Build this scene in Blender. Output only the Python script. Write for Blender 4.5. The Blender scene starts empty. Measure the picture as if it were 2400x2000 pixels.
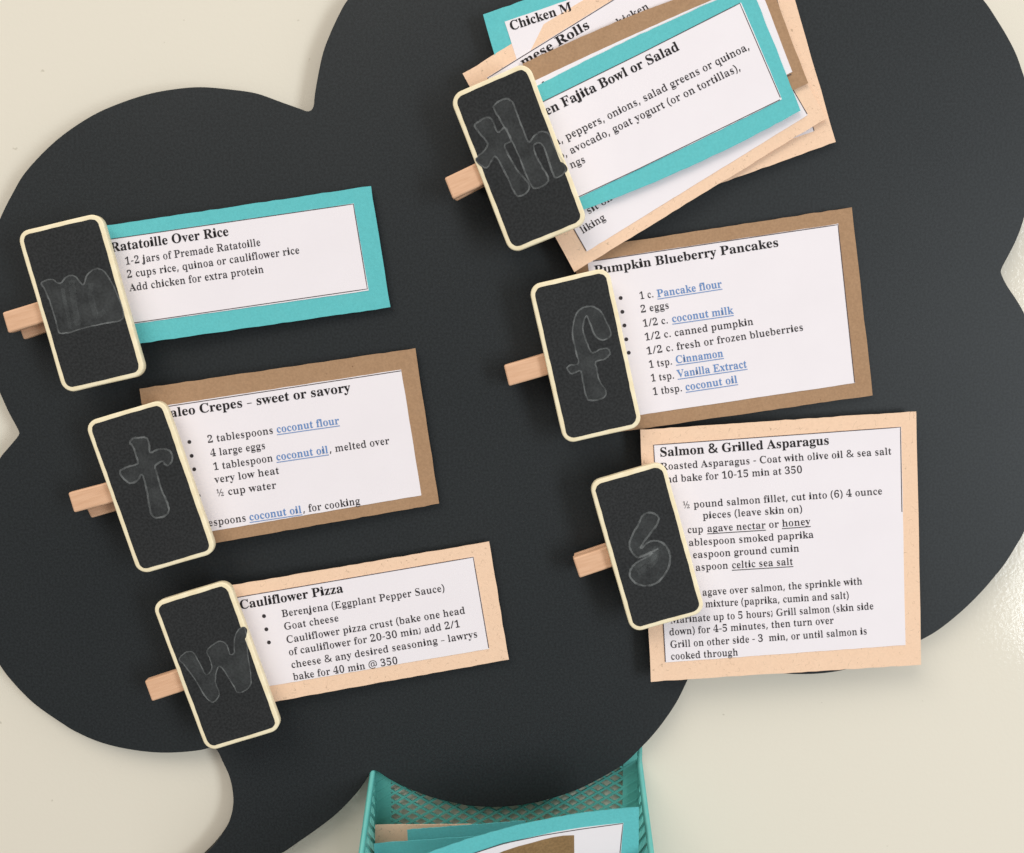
import bpy, bmesh, math, random
from mathutils import Vector, Matrix
from mathutils.geometry import tessellate_polygon
random.seed(7)
S = bpy.context.scene
COL = S.collection
R = math.radians

# ------------------------------------------------------------------ camera
MM = 0.001
FPX, W0, H0 = 2057.0, 2400.0, 2000.0     # focal length and frame of the photo, in its own pixels
DIST, TILT = 0.343, R(7.0)
CAM = Vector((0, -DIST * math.cos(TILT), DIST * math.sin(TILT)))
FWD = Vector((0, math.cos(TILT), -math.sin(TILT)))
UPV = Vector((0, math.sin(TILT), math.cos(TILT)))
cd = bpy.data.cameras.new('camera')
cd.sensor_fit = 'HORIZONTAL'; cd.sensor_width = 36.0; cd.lens = FPX / W0 * 36.0
cd.clip_start = 0.01; cd.clip_end = 50
cam = bpy.data.objects.new('camera', cd); COL.objects.link(cam)
cam.location = CAM; cam.rotation_euler = (R(90) - TILT, 0, 0)
S.camera = cam

# ------------------------------------------------------------------ light
w = bpy.data.worlds.new('World'); S.world = w; w.use_nodes = True
nt = w.node_tree; bg = nt.nodes['Background']
bg.inputs['Color'].default_value = (1.0, 0.965, 0.925, 1)
# a room: bright ceiling, window side to the right, darker floor
wtc = nt.nodes.new('ShaderNodeTexCoord'); wdot = nt.nodes.new('ShaderNodeVectorMath'); wdot.operation = 'DOT_PRODUCT'
wdot.inputs[1].default_value = (0.20, 0.0, 0.34)
wadd = nt.nodes.new('ShaderNodeMath'); wadd.operation = 'ADD'; wadd.use_clamp = True; wadd.inputs[1].default_value = 0.44
nt.links.new(wtc.outputs['Generated'], wdot.inputs[0]); nt.links.new(wdot.outputs['Value'], wadd.inputs[0])
nt.links.new(wadd.outputs[0], bg.inputs['Strength'])

def area(name, loc, target, size, size_y, power, color):
    l = bpy.data.lights.new(name, 'AREA'); l.shape = 'RECTANGLE'
    l.size = size; l.size_y = size_y; l.energy = power; l.color = color
    o = bpy.data.objects.new(name, l); COL.objects.link(o)
    o.location = loc
    o.rotation_euler = (Vector(target) - Vector(loc)).to_track_quat('-Z', 'Y').to_euler()
    return o
area('ceiling_lamp', (-0.75, -1.15, 1.35), (0, 0, 0), 1.3, 0.9, 16.5, (1.0, 0.93, 0.84))
area('window_light', (1.18, -1.25, -0.10), (0.1, 0, -0.05), 0.40, 1.02, 12.5, (0.88, 0.95, 1.0))
S.view_settings.view_transform = 'Standard'; S.view_settings.look = 'None'
S.view_settings.exposure = 0.16; S.view_settings.gamma = 1.0
S.view_settings.use_curve_mapping = False

# ------------------------------------------------------------------ helpers
def ray(px, py):
    return (FWD + Vector((1, 0, 0)) * ((px - W0 / 2) / FPX) - UPV * ((py - H0 / 2) / FPX))
def at(px, py, h):
    """the point h millimetres in front of the wall seen at photo pixel px, py"""
    d = ray(px, py)
    return CAM + d * ((-h * MM - CAM.y) / d.y)
def at_plane(px, py, p0, n):
    d = ray(px, py)
    return CAM + d * ((p0 - CAM).dot(n) / d.dot(n))
def lin(r, g, b):
    f = lambda c: (c / 255 / 12.92) if c / 255 <= 0.04045 else ((c / 255 + 0.055) / 1.055) ** 2.4
    return (f(r), f(g), f(b), 1)

def material(name, base, rough=0.7, spec=0.3, var=None, dark=None, fine=0.0, bump=None, fibre=None, speck=None):
    m = bpy.data.materials.new(name); m.use_nodes = True
    t = m.node_tree; N = t.nodes; L = t.links
    p = N['Principled BSDF']
    p.inputs['Roughness'].default_value = rough
    p.inputs['Specular IOR Level'].default_value = spec
    tc = N.new('ShaderNodeTexCoord')
    def noise(scale, detail=3, vec=None):
        n = N.new('ShaderNodeTexNoise'); n.inputs['Scale'].default_value = scale
        n.inputs['Detail'].default_value = detail
        L.new(vec or tc.outputs['Object'], n.inputs['Vector']); return n.outputs['Fac']
    def ramp(fac, a, b, ca=(0, 0, 0, 1), cb=(1, 1, 1, 1)):
        r = N.new('ShaderNodeValToRGB'); e = r.color_ramp.elements
        e[0].position = a; e[0].color = ca; e[1].position = b; e[1].color = cb
        L.new(fac, r.inputs['Fac']); return r.outputs['Color']
    def mix(fac, a, b):
        x = N.new('ShaderNodeMix'); x.data_type = 'RGBA'
        if isinstance(fac, float): x.inputs[0].default_value = fac
        else: L.new(fac, x.inputs[0])
        for s, v in ((x.inputs[6], a), (x.inputs[7], b)):
            if isinstance(v, tuple): s.default_value = v
            else: L.new(v, s)
        return x.outputs[2]
    col = tuple(base)
    if var:                                   # broad mottling: scale, second colour
        col = mix(ramp(noise(var[0], 4), 0.35, 0.68), col, tuple(var[1]))
    if fine:                                  # fine grain
        k = noise(1150, 2)
        b2 = tuple(min(1, c * (1 - fine)) for c in base[:3]) + (1,)
        b3 = tuple(min(1, c * (1 + fine)) for c in base[:3]) + (1,)
        g = ramp(k, 0.36, 0.64, b2, b3)
        col = mix(0.6, col, g)
    if speck:                                 # sparse flecks: scale, threshold, colour
        col = mix(ramp(noise(speck[0], 2), speck[1], speck[1] + 0.04), col, tuple(speck[2]))
    if fibre:                                 # thin curly hairs in the paper
        n1 = noise(fibre[0], 1)
        s1 = N.new('ShaderNodeMath'); s1.operation = 'SUBTRACT'; s1.inputs[1].default_value = 0.5; L.new(n1, s1.inputs[0])
        s2 = N.new('ShaderNodeMath'); s2.operation = 'ABSOLUTE'; L.new(s1.outputs[0], s2.inputs[0])
        line = ramp(s2.outputs[0], 0.004, 0.012, (1, 1, 1, 1), (0, 0, 0, 1))
        gate = ramp(noise(fibre[0] * 1.9, 0), 0.55, 0.60)
        mm = N.new('ShaderNodeMath'); mm.operation = 'MULTIPLY'; L.new(line, mm.inputs[0]); L.new(gate, mm.inputs[1])
        m2 = N.new('ShaderNodeMath'); m2.operation = 'MULTIPLY'; m2.inputs[1].default_value = 0.6; L.new(mm.outputs[0], m2.inputs[0])
        col = mix(m2.outputs[0], col, tuple(fibre[1]))
    if isinstance(col, tuple): p.inputs['Base Color'].default_value = col
    else: L.new(col, p.inputs['Base Color'])
    if bump:
        b = N.new('ShaderNodeBump'); b.inputs['Strength'].default_value = bump[1]
        b.inputs['Distance'].default_value = bump[2] if len(bump) > 2 else 0.0002
        L.new(noise(bump[0], 3), b.inputs['Height']); L.new(b.outputs[0], p.inputs['Normal'])
    return m

def wood_material(name, base, dark):
    m = material(name, base, 0.62, 0.3)
    t = m.node_tree; N = t.nodes; L = t.links; p = N['Principled BSDF']
    tc = N.new('ShaderNodeTexCoord'); mp = N.new('ShaderNodeMapping')
    mp.inputs['Scale'].default_value = (90, 1200, 900)
    n = N.new('ShaderNodeTexNoise'); n.inputs['Scale'].default_value = 1.0; n.inputs['Detail'].default_value = 5
    L.new(tc.outputs['Object'], mp.inputs['Vector']); L.new(mp.outputs[0], n.inputs['Vector'])
    r = N.new('ShaderNodeValToRGB'); e = r.color_ramp.elements
    e[0].position = 0.3; e[0].color = dark; e[1].position = 0.62; e[1].color = base
    L.new(n.outputs['Fac'], r.inputs['Fac']); L.new(r.outputs[0], p.inputs['Base Color'])
    return m

def chalk_material(name, color, lo, hi, scale, top):
    m = bpy.data.materials.new(name); m.use_nodes = True
    t = m.node_tree; N = t.nodes; L = t.links
    p = N['Principled BSDF']; p.inputs['Base Color'].default_value = color
    p.inputs['Roughness'].default_value = 0.95; p.inputs['Specular IOR Level'].default_value = 0.05
    tc = N.new('ShaderNodeTexCoord')
    n = N.new('ShaderNodeTexNoise'); n.inputs['Scale'].default_value = scale; n.inputs['Detail'].default_value = 4
    L.new(tc.outputs['Object'], n.inputs['Vector'])
    r = N.new('ShaderNodeMapRange'); r.inputs['From Min'].default_value = lo; r.inputs['From Max'].default_value = hi
    r.inputs['To Max'].default_value = top; r.inputs['To Min'].default_value = top * 0.22
    L.new(n.outputs['Fac'], r.inputs['Value']); L.new(r.outputs[0], p.inputs['Alpha'])
    return m

def new_obj(name, me, parent=None, loc=None):
    o = bpy.data.objects.new(name, me); COL.objects.link(o)
    if parent: o.parent = parent
    if loc is not None: o.location = loc
    return o
def mesh_obj(name, verts, faces, mat, parent=None, origin=None, smooth=False, mats=None, slots=None):
    """verts in world space; origin is the world position of the parent / object"""
    og = origin or Vector((0, 0, 0))
    me = bpy.data.meshes.new(name)
    me.from_pydata([tuple(Vector(v) - og) for v in verts], [], faces)
    for mm in (mats or [mat]): me.materials.append(mm)
    if slots:
        for p_, s_ in zip(me.polygons, slots): p_.material_index = s_
    if smooth:
        for p_ in me.polygons: p_.use_smooth = True
    me.update()
    o = new_obj(name, me, parent)
    if parent is None and origin is not None: o.location = origin
    return o
def thing(name, loc, label, cat, group=None, rot=None):
    e = bpy.data.objects.new(name, None); e.empty_display_size = 0.01; COL.objects.link(e)
    e.location = loc
    if rot is not None: e.rotation_euler = rot
    e['label'] = label; e['category'] = cat
    if group: e['group'] = group
    return e
def catmull(pts, closed=True, k=6):
    n = len(pts); out = []
    rng = range(n) if closed else range(n - 1)
    for i in rng:
        g = (lambda j: pts[j % n]) if closed else (lambda j: pts[max(0, min(n - 1, j))])
        p0, p1, p2, p3 = g(i - 1), g(i), g(i + 1), g(i + 2)
        # centripetal parametrisation keeps tight corners tidy
        def kn(a, b): return max(1e-4, math.dist(a, b) ** 0.5)
        t1 = kn(p0, p1); t2 = t1 + kn(p1, p2); t3 = t2 + kn(p2, p3)
        for j in range(k):
            t = t1 + (t2 - t1) * j / k
            def L_(a, b, ta, tb): return [a[q] + (b[q] - a[q]) * (t - ta) / (tb - ta) for q in (0, 1)]
            A1 = L_(p0, p1, 0, t1); A2 = L_(p1, p2, t1, t2); A3 = L_(p2, p3, t2, t3)
            B1 = L_(A1, A2, 0, t2); B2 = L_(A2, A3, t1, t3)
            out.append(tuple(L_(B1, B2, t1, t2)))
    if not closed: out.append(tuple(pts[-1]))
    return out
def normals2d(poly):
    n = len(poly); res = []
    for i in range(n):
        a, b = poly[i - 1], poly[(i + 1) % n]
        dx, dy = b[0] - a[0], b[1] - a[1]; l = math.hypot(dx, dy) or 1
        res.append((dy / l, -dx / l))
    return res

# ------------------------------------------------------------------ lettering: serif outlines, 700 units per capital height
GLYPHS = {
 'A': '671:-13,0 -13,28 14,33 36,46 75,115 317,717 345,715 591,133 632,53 653,34 681,28 681,0 352,0 352,28 415,38 436,70 419,125 388,203 159,203 121,108 116,90 115,74 133,39 190,28 196,28 196,0;174,247 372,247 272,490',
 'B': '680:25,0 25,27 69,34 96,50 110,79 115,126 115,567 106,634 78,665 24,674 24,700 339,700 489,682 579,628 609,539 590,465 534,412 441,380 553,343 621,284 643,202 625,117 570,53 483,13 365,0;280,387 289,387 359,395 405,419 429,462 438,531 432,592 414,634 382,659 332,667 304,663 289,653 280,601;341,37 398,47 435,75 456,125 463,197 453,271 426,319 377,346 304,355 280,355 280,100 293,51 311,41',
 'C': '720:394,-17 297,-5 211,30 140,86 86,161 52,250 40,351 52,451 86,539 141,613 213,669 300,704 399,715 475,706 565,676 596,669 627,681 644,715 671,715 671,474 645,474 603,560 548,626 482,667 408,681 304,644 242,533 221,348 244,175 313,71 427,36 489,44 550,69 608,109 659,163 688,136 608,51 510,0',
 'D': '762:31,0 31,27 72,33 97,45 109,71 114,115 114,575 109,626 93,655 66,669 23,674 23,700 341,700 504,677 623,609 695,499 720,350 679,156 556,39 351,0;342,37 430,57 491,115 527,213 539,352 517,526 452,631 343,666 310,662 292,651 280,592 280,110 292,52 310,41',
 'E': '679:22,0 22,26 68,31 96,45 111,74 116,120 116,567 111,622 96,654 68,669 25,674 25,700 613,700 613,491 590,491 567,573 523,625 454,653 356,662 307,658 286,641 281,597 281,378 297,378 357,387 399,413 426,461 443,531 468,531 468,182 442,182 420,279 399,309 370,328 285,342 281,342 281,103 284,72 295,54 354,42 424,47 482,59 530,82 570,115 603,161 632,220 661,220 618,0',
 'F': '622:24,0 24,27 69,35 96,52 110,81 115,129 115,576 110,623 94,650 66,666 22,674 22,700 605,700 605,491 580,491 567,549 546,593 517,625 476,646 423,659 353,663 307,660 285,647 280,612 280,380 292,380 352,389 393,416 421,463 437,533 465,533 465,182 438,182 422,259 394,308 352,335 290,344 280,344 280,124 289,66 301,48 322,36 394,27 394,0',
 'G': '781:412,-15 308,-4 217,30 144,85 88,158 54,248 42,352 54,453 88,541 143,614 214,669 300,704 395,715 479,706 568,677 596,670 624,681 644,715 672,715 672,473 645,473 620,532 587,582 549,624 506,655 459,675 411,681 307,645 245,534 224,350 237,207 277,104 340,41 423,20 473,25 504,42 521,70 527,109 527,196 521,237 506,262 475,275 423,280 423,305 769,305 769,280 727,275 702,262 690,238 686,197 686,44 550,-1',
 'H': '804:24,0 24,27 69,33 96,49 110,77 115,124 115,582 110,624 96,651 68,667 25,674 25,700 372,700 372,674 314,664 287,638 280,582 280,385 526,385 526,582 519,638 492,664 434,674 434,700 779,700 779,674 735,667 708,652 695,626 691,582 691,124 695,80 709,51 735,34 779,27 779,0 434,0 434,27 478,33 506,47 521,75 526,124 526,340 280,340 280,124 284,77 298,49 326,33 372,27 372,0',
 'I': '401:21,0 21,27 65,35 94,50 110,75 116,116 116,595 111,634 97,657 69,669 21,674 21,700 376,700 376,674 330,669 301,657 286,634 281,595 281,119 288,68 316,40 378,27 378,0',
 'J': '508:167,-100 120,-96 79,-83 44,-62 18,-34 1,-1 -5,35 0,68 17,93 40,109 68,115 98,110 122,95 137,72 142,42 130,-2 118,-30 129,-54 161,-62 193,-56 213,-38 227,33 227,564 219,629 207,648 188,661 122,674 122,700 483,700 483,674 425,662 409,650 399,631 392,564 392,136 367,5 292,-74',
 'K': '785:25,0 25,27 70,33 97,49 111,77 116,124 116,582 111,625 97,652 69,668 26,674 26,700 373,700 373,674 315,664 288,638 281,582 281,359 494,574 525,612 536,643 514,666 447,674 447,700 746,700 746,674 733,674 638,644 530,554 416,438 712,71 749,38 798,27 798,0 432,0 432,27 470,28 495,32 513,53 486,101 307,328 281,305 281,124 285,77 299,49 327,33 373,27 373,0',
 'L': '656:24,0 24,27 69,33 96,49 110,77 115,124 115,582 110,626 96,653 68,668 25,674 25,700 384,700 384,674 320,667 301,657 289,640 280,582 280,127 285,72 307,48 359,42 428,47 484,61 530,86 568,122 601,173 629,237 657,237 617,0',
 'M': '975:22,0 22,27 66,33 94,49 110,77 116,122 116,587 108,639 81,664 23,674 23,700 284,700 487,219 691,700 949,700 949,674 907,666 880,650 866,623 861,581 861,131 868,66 894,36 948,27 948,0 608,0 608,27 665,38 692,68 699,128 699,613 443,0 415,0 162,598 162,123 168,74 184,45 214,31 260,27 260,0',
 'N': '759:619,-17 164,538 164,121 169,75 182,47 210,33 256,27 256,0 28,0 28,27 83,36 109,63 117,121 117,597 56,666 28,674 28,700 241,700 601,259 601,580 594,637 567,663 509,674 509,700 737,700 737,674 693,668 666,653 653,625 648,579 648,-17',
 'O': '807:401,-17 327,-10 259,11 198,45 145,89 102,143 69,205 49,275 42,350 49,425 69,494 102,556 146,611 199,655 262,689 332,710 408,717 481,710 549,689 610,656 663,613 706,559 739,497 759,426 766,350 759,275 739,205 706,143 662,89 608,45 546,11 476,-10;407,19 505,55 564,166 583,350 571,493 534,597 476,660 400,681 301,645 243,534 223,350 235,207 273,103 331,40',
 'P': '642:24,0 24,27 69,33 96,49 110,77 115,124 115,582 110,624 96,651 68,667 25,674 25,700 328,700 441,694 516,676 563,649 599,611 621,565 629,510 612,431 564,369 483,329 372,316 280,316 280,124 284,77 298,49 326,33 372,27 372,0;280,353 310,353 375,362 418,388 441,435 449,506 443,576 423,625 387,653 332,663 291,651 280,612',
 'Q': '807:581,-178 455,-158 357,-99 287,-1 216,32 156,77 108,133 72,198 50,271 42,350 49,425 69,494 102,556 146,611 199,655 262,689 332,710 408,717 481,710 549,689 610,656 663,613 706,559 739,497 759,426 766,350 749,233 698,132 616,52 508,0 581,-93 683,-124 756,-113 761,-141 669,-169;408,19 506,55 565,166 584,350 572,493 535,597 476,660 400,681 301,645 243,534 223,350 236,207 273,103 332,40',
 'R': '727:24,0 24,27 69,33 96,49 110,77 115,124 115,582 110,624 96,651 68,667 25,674 25,700 333,700 469,689 565,655 622,597 641,514 624,438 571,382 484,344 664,77 695,39 735,27 738,27 738,0 520,0 310,326 280,326 280,124 284,77 298,49 326,33 372,27 372,0;280,359 313,359 382,369 430,397 458,446 467,516 453,598 413,647 345,663 311,659 292,649 280,593',
 'S': '600:66,-17 66,243 96,243 127,145 171,76 229,36 303,23 355,31 395,55 420,92 428,137 408,198 346,246 250,293 172,339 118,388 87,444 76,510 83,569 103,619 135,660 177,691 227,710 284,717 353,709 434,689 448,685 460,683 482,692 492,717 521,717 521,490 496,490 477,545 451,592 419,630 381,659 341,677 298,683 251,677 215,656 192,624 184,584 190,547 211,517 290,466 389,419 488,358 518,325 538,289 552,204 544,142 521,89 483,45 432,12 369,-9 295,-15 244,-12 193,1 151,14 130,19 106,11 94,-17',
 'T': '650:141,0 141,27 189,32 218,47 234,77 240,124 240,666 229,666 156,654 100,620 62,564 44,488 17,488 17,700 631,700 631,487 605,487 576,587 512,646 413,666 405,666 405,124 410,76 425,46 455,32 504,27 504,0',
 'U': '757:381,-20 258,-4 176,44 128,124 113,238 113,582 108,624 93,651 66,667 23,674 23,700 370,700 370,674 311,664 284,638 278,582 278,215 286,135 312,79 357,45 422,34 523,57 583,128 603,245 603,581 598,624 583,651 554,666 505,674 505,700 729,700 729,674 689,665 665,648 653,621 649,581 649,279 633,141 584,50 500,-2',
 'V': '658:326,-20 68,585 35,646 12,665 -22,674 -22,700 324,700 324,674 256,664 240,651 234,630 248,581 397,220 535,580 545,629 540,650 525,664 459,674 459,700 679,700 679,674 650,670 628,657 587,588 353,-20',
 'W': '940:262,-17 50,604 23,657 5,669 -24,674 -24,700 278,700 278,674 230,664 219,651 216,631 227,573 343,235 463,542 440,613 427,643 411,660 352,674 352,700 675,700 675,674 622,664 604,633 613,594 729,255 831,568 844,625 839,647 827,662 773,674 773,700 959,700 959,674 933,665 914,647 884,583 686,-17 658,-17 485,475 292,-17',
 'X': '724:18,0 18,27 81,46 138,102 297,320 120,594 73,654 50,669 25,674 22,674 22,700 375,700 375,674 352,674 307,665 292,638 310,597 407,445 495,574 521,636 504,664 450,674 450,700 704,700 704,674 699,674 656,668 619,650 548,574 432,407 635,88 671,42 709,27 713,27 713,0 367,0 367,27 374,27 428,36 446,63 422,122 322,281 212,124 191,69 210,37 267,27 267,0',
 'Y': '655:156,0 156,27 201,33 228,49 242,77 247,124 247,275 71,595 45,637 22,660 1,669 -21,673 -21,700 318,700 318,673 300,673 256,664 240,640 252,602 382,347 512,563 536,627 516,662 458,673 453,673 453,700 675,700 675,673 629,653 588,602 412,313 412,124 417,77 431,49 458,33 504,27 504,0',
 'Z': '679:31,0 31,17 424,661 329,661 217,646 177,625 145,593 117,548 94,486 68,486 88,700 625,700 625,681 235,44 368,44 464,57 537,94 590,158 626,252 651,252 626,0',
 'a': '529:391,-15 332,2 308,54 232,3 147,-13 99,-6 62,18 39,53 31,97 48,159 98,209 183,252 306,292 306,371 301,408 287,434 263,449 227,454 177,446 160,421 174,394 189,355 184,330 169,310 146,297 119,293 90,298 69,312 55,335 51,363 57,398 76,428 106,453 146,473 194,485 249,489 343,479 405,449 439,397 450,323 450,96 453,61 468,53 492,64 506,42 452,-1;232,52 267,63 306,97 306,260 237,233 195,189 182,129 194,71',
 'b': '554:66,-18 66,597 56,659 12,675 12,700 213,700 213,428 270,474 340,489 391,482 436,459 474,424 502,377 520,320 526,255 518,181 496,116 461,61 415,20 359,-7 295,-15 227,-1 161,43 82,-18;281,22 327,35 356,75 372,146 377,246 371,328 355,386 326,419 283,431 238,415 222,396 213,372 213,105 230,43',
 'c': '451:240,-15 184,-7 133,17 91,54 58,104 37,164 30,230 38,301 61,364 99,416 147,456 205,482 268,490 335,482 385,458 416,422 426,377 422,351 409,331 389,318 363,314 317,332 301,385 303,402 304,417 293,447 260,456 211,438 182,382 172,288 182,189 211,117 256,73 314,59 367,72 417,110 438,93 349,12',
 'd': '569:215,-15 164,-8 119,16 82,53 54,102 36,161 30,226 36,301 55,365 85,418 125,457 172,481 224,489 290,475 343,431 343,616 339,644 326,661 271,675 271,700 490,700 490,116 499,62 515,50 543,42 543,17 452,9 343,-15 343,60 289,3;263,43 287,48 310,63 330,87 343,117 343,372 334,395 317,415 267,432 226,420 200,384 186,323 181,235 185,150 199,90 225,55',
 'e': '463:236,-15 180,-8 130,16 89,54 57,105 37,168 30,242 37,310 58,370 91,419 134,457 185,481 242,489 321,475 383,431 422,360 435,266 435,255 180,255 195,149 237,86 307,65 364,82 415,132 438,112 350,16;179,295 310,295 310,330 297,426 278,449 248,456 196,420 179,313',
 'f': '328:23,0 23,25 61,34 76,54 81,113 81,425 25,425 25,477 81,477 81,543 93,615 130,670 189,703 267,714 325,707 369,685 396,653 405,614 400,585 387,564 368,551 345,546 300,561 288,579 284,601 296,646 301,656 304,665 297,677 277,681 250,676 236,661 227,600 227,477 313,477 313,425 227,425 227,100 231,62 243,39 266,28 307,25 307,0',
 'g': '503:224,-216 136,-209 73,-187 35,-154 22,-115 43,-70 105,-39 53,-1 36,46 43,82 65,114 102,142 157,169 65,231 34,326 41,372 61,411 93,444 135,469 185,484 242,489 301,484 358,468 487,468 487,412 412,412 439,365 448,313 442,270 424,232 396,201 359,178 315,163 264,158 241,159 218,160 173,145 159,129 155,109 170,84 217,75 269,75 398,62 438,45 465,20 480,-14 485,-57 469,-123 419,-173 337,-205;242,191 273,199 293,224 303,266 307,324 303,383 293,424 273,448 242,456 211,448 190,424 179,383 176,324 179,266 190,224 211,199;247,-179 335,-170 387,-144 405,-101 399,-78 383,-63 315,-53 149,-53 122,-79 113,-112 121,-137 146,-159 187,-174',
 'h': '585:28,0 28,25 69,39 81,86 81,613 70,660 55,671 29,676 29,700 227,700 227,410 293,470 374,489 448,471 493,416 508,325 508,86 518,40 534,29 559,25 559,0 311,0 311,25 318,25 351,40 361,86 361,333 352,396 337,412 312,417 266,403 227,361 227,86 237,40 252,29 277,25 277,0',
 'i': '305:155,556 125,562 100,579 83,604 77,634 83,664 100,690 125,707 155,712 185,707 210,690 227,664 232,634 227,604 210,579 185,562;28,0 28,25 70,39 81,86 81,387 72,438 31,451 32,477 228,477 228,86 237,40 277,25 277,0',
 'j': '322:163,559 133,564 108,581 91,606 86,636 91,666 108,692 133,709 163,714 194,709 219,692 236,666 242,636 236,606 219,581 194,564;55,-216 -17,-201 -67,-162 -81,-136 -86,-107 -81,-81 -69,-61 -49,-49 -23,-44 23,-60 36,-78 40,-101 29,-134 17,-158 24,-174 47,-180 75,-173 90,-153 98,-83 98,384 86,437 67,448 34,452 34,477 245,477 245,-33 232,-113 195,-170 135,-204',
 'k': '551:27,0 27,25 70,40 81,86 81,611 72,660 58,670 31,675 32,700 227,700 227,259 349,381 368,405 375,427 361,445 321,451 316,451 316,477 531,477 531,451 474,437 422,400 342,321 532,53 553,32 578,25 578,0 324,0 324,25 333,25 359,31 368,49 356,75 250,226 227,206 227,86 237,40 277,25 277,0',
 'l': '307:28,0 28,25 70,39 81,86 81,611 72,660 58,671 31,675 31,700 228,700 228,86 237,40 277,25 277,0',
 'm': '852:28,0 28,25 69,39 81,86 81,389 70,436 55,448 29,452 29,477 225,477 225,407 289,469 364,489 449,467 492,402 560,467 642,489 716,471 760,416 774,325 774,86 784,40 799,29 824,25 824,0 580,0 580,25 604,29 619,40 630,86 630,333 621,396 606,412 580,417 537,404 499,364 499,86 508,40 523,29 547,25 547,0 307,0 307,25 331,29 346,40 356,86 356,333 347,396 332,412 307,417 262,403 225,361 225,86 234,41 249,30 273,25 273,0',
 'n': '585:28,0 28,25 69,39 81,86 81,389 70,436 55,448 29,452 29,477 227,477 227,411 292,470 374,489 448,471 493,416 508,325 508,86 518,40 534,29 559,25 559,0 311,0 311,25 318,25 351,40 361,86 361,333 352,396 337,412 312,417 266,403 227,361 227,86 237,40 252,29 277,25 277,0',
 'o': '517:259,-15 195,-7 139,18 93,57 58,108 36,169 29,236 36,306 58,367 93,418 139,457 195,481 258,489 321,481 377,457 423,419 458,369 480,307 487,236 480,166 458,105 423,55 377,17 322,-7;259,18 296,28 321,60 334,125 338,236 333,349 319,416 295,449 259,459 221,449 197,416 184,349 180,237 184,125 197,60 222,28',
 'p': '571:27,-214 27,-190 62,-180 77,-155 81,-98 81,374 71,435 30,453 30,477 220,477 220,404 277,469 354,490 405,482 450,458 487,421 515,371 532,312 538,246 532,174 514,111 486,58 448,18 401,-7 349,-15 281,1 227,50 227,-89 233,-152 257,-181 304,-189 304,-214;300,43 341,55 368,91 383,152 388,237 384,320 371,381 346,416 306,427 262,411 227,361 227,105 257,59',
 'q': '560:268,-214 268,-189 329,-175 340,-157 344,-128 344,44 287,0 218,-14 166,-7 121,15 83,51 55,99 37,156 31,221 38,295 61,360 96,415 143,456 199,482 261,490 330,476 395,433 475,492 491,492 491,-128 502,-174 518,-185 544,-189 544,-214;275,45 319,61 336,79 344,103 344,371 327,433 276,453 231,440 201,402 185,335 180,240 185,153 201,93 230,57',
 'r': '442:28,0 28,25 70,39 81,86 81,387 71,438 31,451 32,477 224,477 224,387 253,431 288,463 324,483 358,489 396,484 423,467 440,442 445,409 441,382 427,360 407,346 381,342 341,355 318,384 290,400 269,392 249,371 234,338 229,295 229,86 233,56 244,39 304,25 304,0',
 's': '443:232,-15 187,-9 133,9 113,13 92,7 78,-13 55,-13 55,162 82,162 102,104 133,60 172,32 216,23 250,27 275,41 290,62 295,90 281,129 240,161 164,199 117,228 84,260 63,297 57,339 67,398 100,447 150,480 217,490 255,486 306,473 317,470 327,469 343,474 354,490 375,490 375,341 351,341 331,390 302,426 268,448 229,455 200,451 179,439 165,421 161,399 177,357 225,325 294,291 340,264 371,233 389,195 395,146 384,79 351,28 299,-5',
 't': '351:190,-14 137,-7 101,16 81,55 74,109 74,428 31,428 31,460 135,567 198,651 222,651 222,477 319,477 319,428 222,428 222,126 230,78 241,66 258,62 291,75 317,115 342,101 280,14',
 'u': '576:201,-15 140,-5 100,26 78,78 70,149 70,381 60,434 45,447 18,452 18,477 218,477 218,114 232,71 249,59 272,55 315,66 351,101 351,381 340,436 322,448 291,452 291,477 498,477 498,107 509,60 553,45 553,20 460,11 351,-15 351,62 322,30 286,5 245,-10',
 'v': '471:219,-15 59,381 34,432 19,446 -4,451 -4,477 252,477 252,452 240,452 209,445 198,424 200,412 284,188 362,388 371,418 356,444 313,452 313,477 469,477 469,453 444,444 427,428 400,374 246,-15',
 'w': '668:188,-15 26,407 9,437 -17,451 -17,477 213,477 213,451 184,444 176,424 178,408 184,388 256,195 324,361 309,409 292,443 258,453 258,477 497,477 497,451 465,443 454,424 455,413 457,403 516,217 587,393 595,423 584,444 547,453 547,477 685,477 685,453 653,437 633,396 468,-15 444,-15 343,303 215,-15',
 'x': '490:7,0 7,23 52,45 95,87 189,210 66,405 37,438 6,451 6,477 259,477 259,452 227,447 216,431 229,400 282,316 344,394 360,428 349,446 309,452 309,477 478,477 478,455 434,434 390,390 305,283 448,56 466,33 490,24 490,0 238,0 238,25 274,30 285,46 266,91 212,176 150,94 130,53 141,30 176,23 181,23 181,0',
 'y': '462:81,-216 45,-210 15,-192 -4,-164 -10,-129 -6,-104 7,-82 28,-66 55,-61 98,-76 110,-94 115,-117 114,-125 114,-134 118,-147 132,-152 152,-142 176,-114 199,-68 216,-7 56,385 38,423 24,442 -5,451 -7,451 -7,477 249,477 249,451 209,445 197,422 199,410 204,394 285,183 354,371 363,400 365,421 353,445 312,451 312,477 460,477 460,451 441,446 426,432 399,373 249,-37 199,-147 174,-180 147,-201',
 'z': '450:20,0 20,22 258,442 197,442 147,436 111,418 85,384 67,332 40,332 49,477 422,477 422,447 193,38 234,38 297,45 342,67 374,106 400,165 424,165 412,0',
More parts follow.
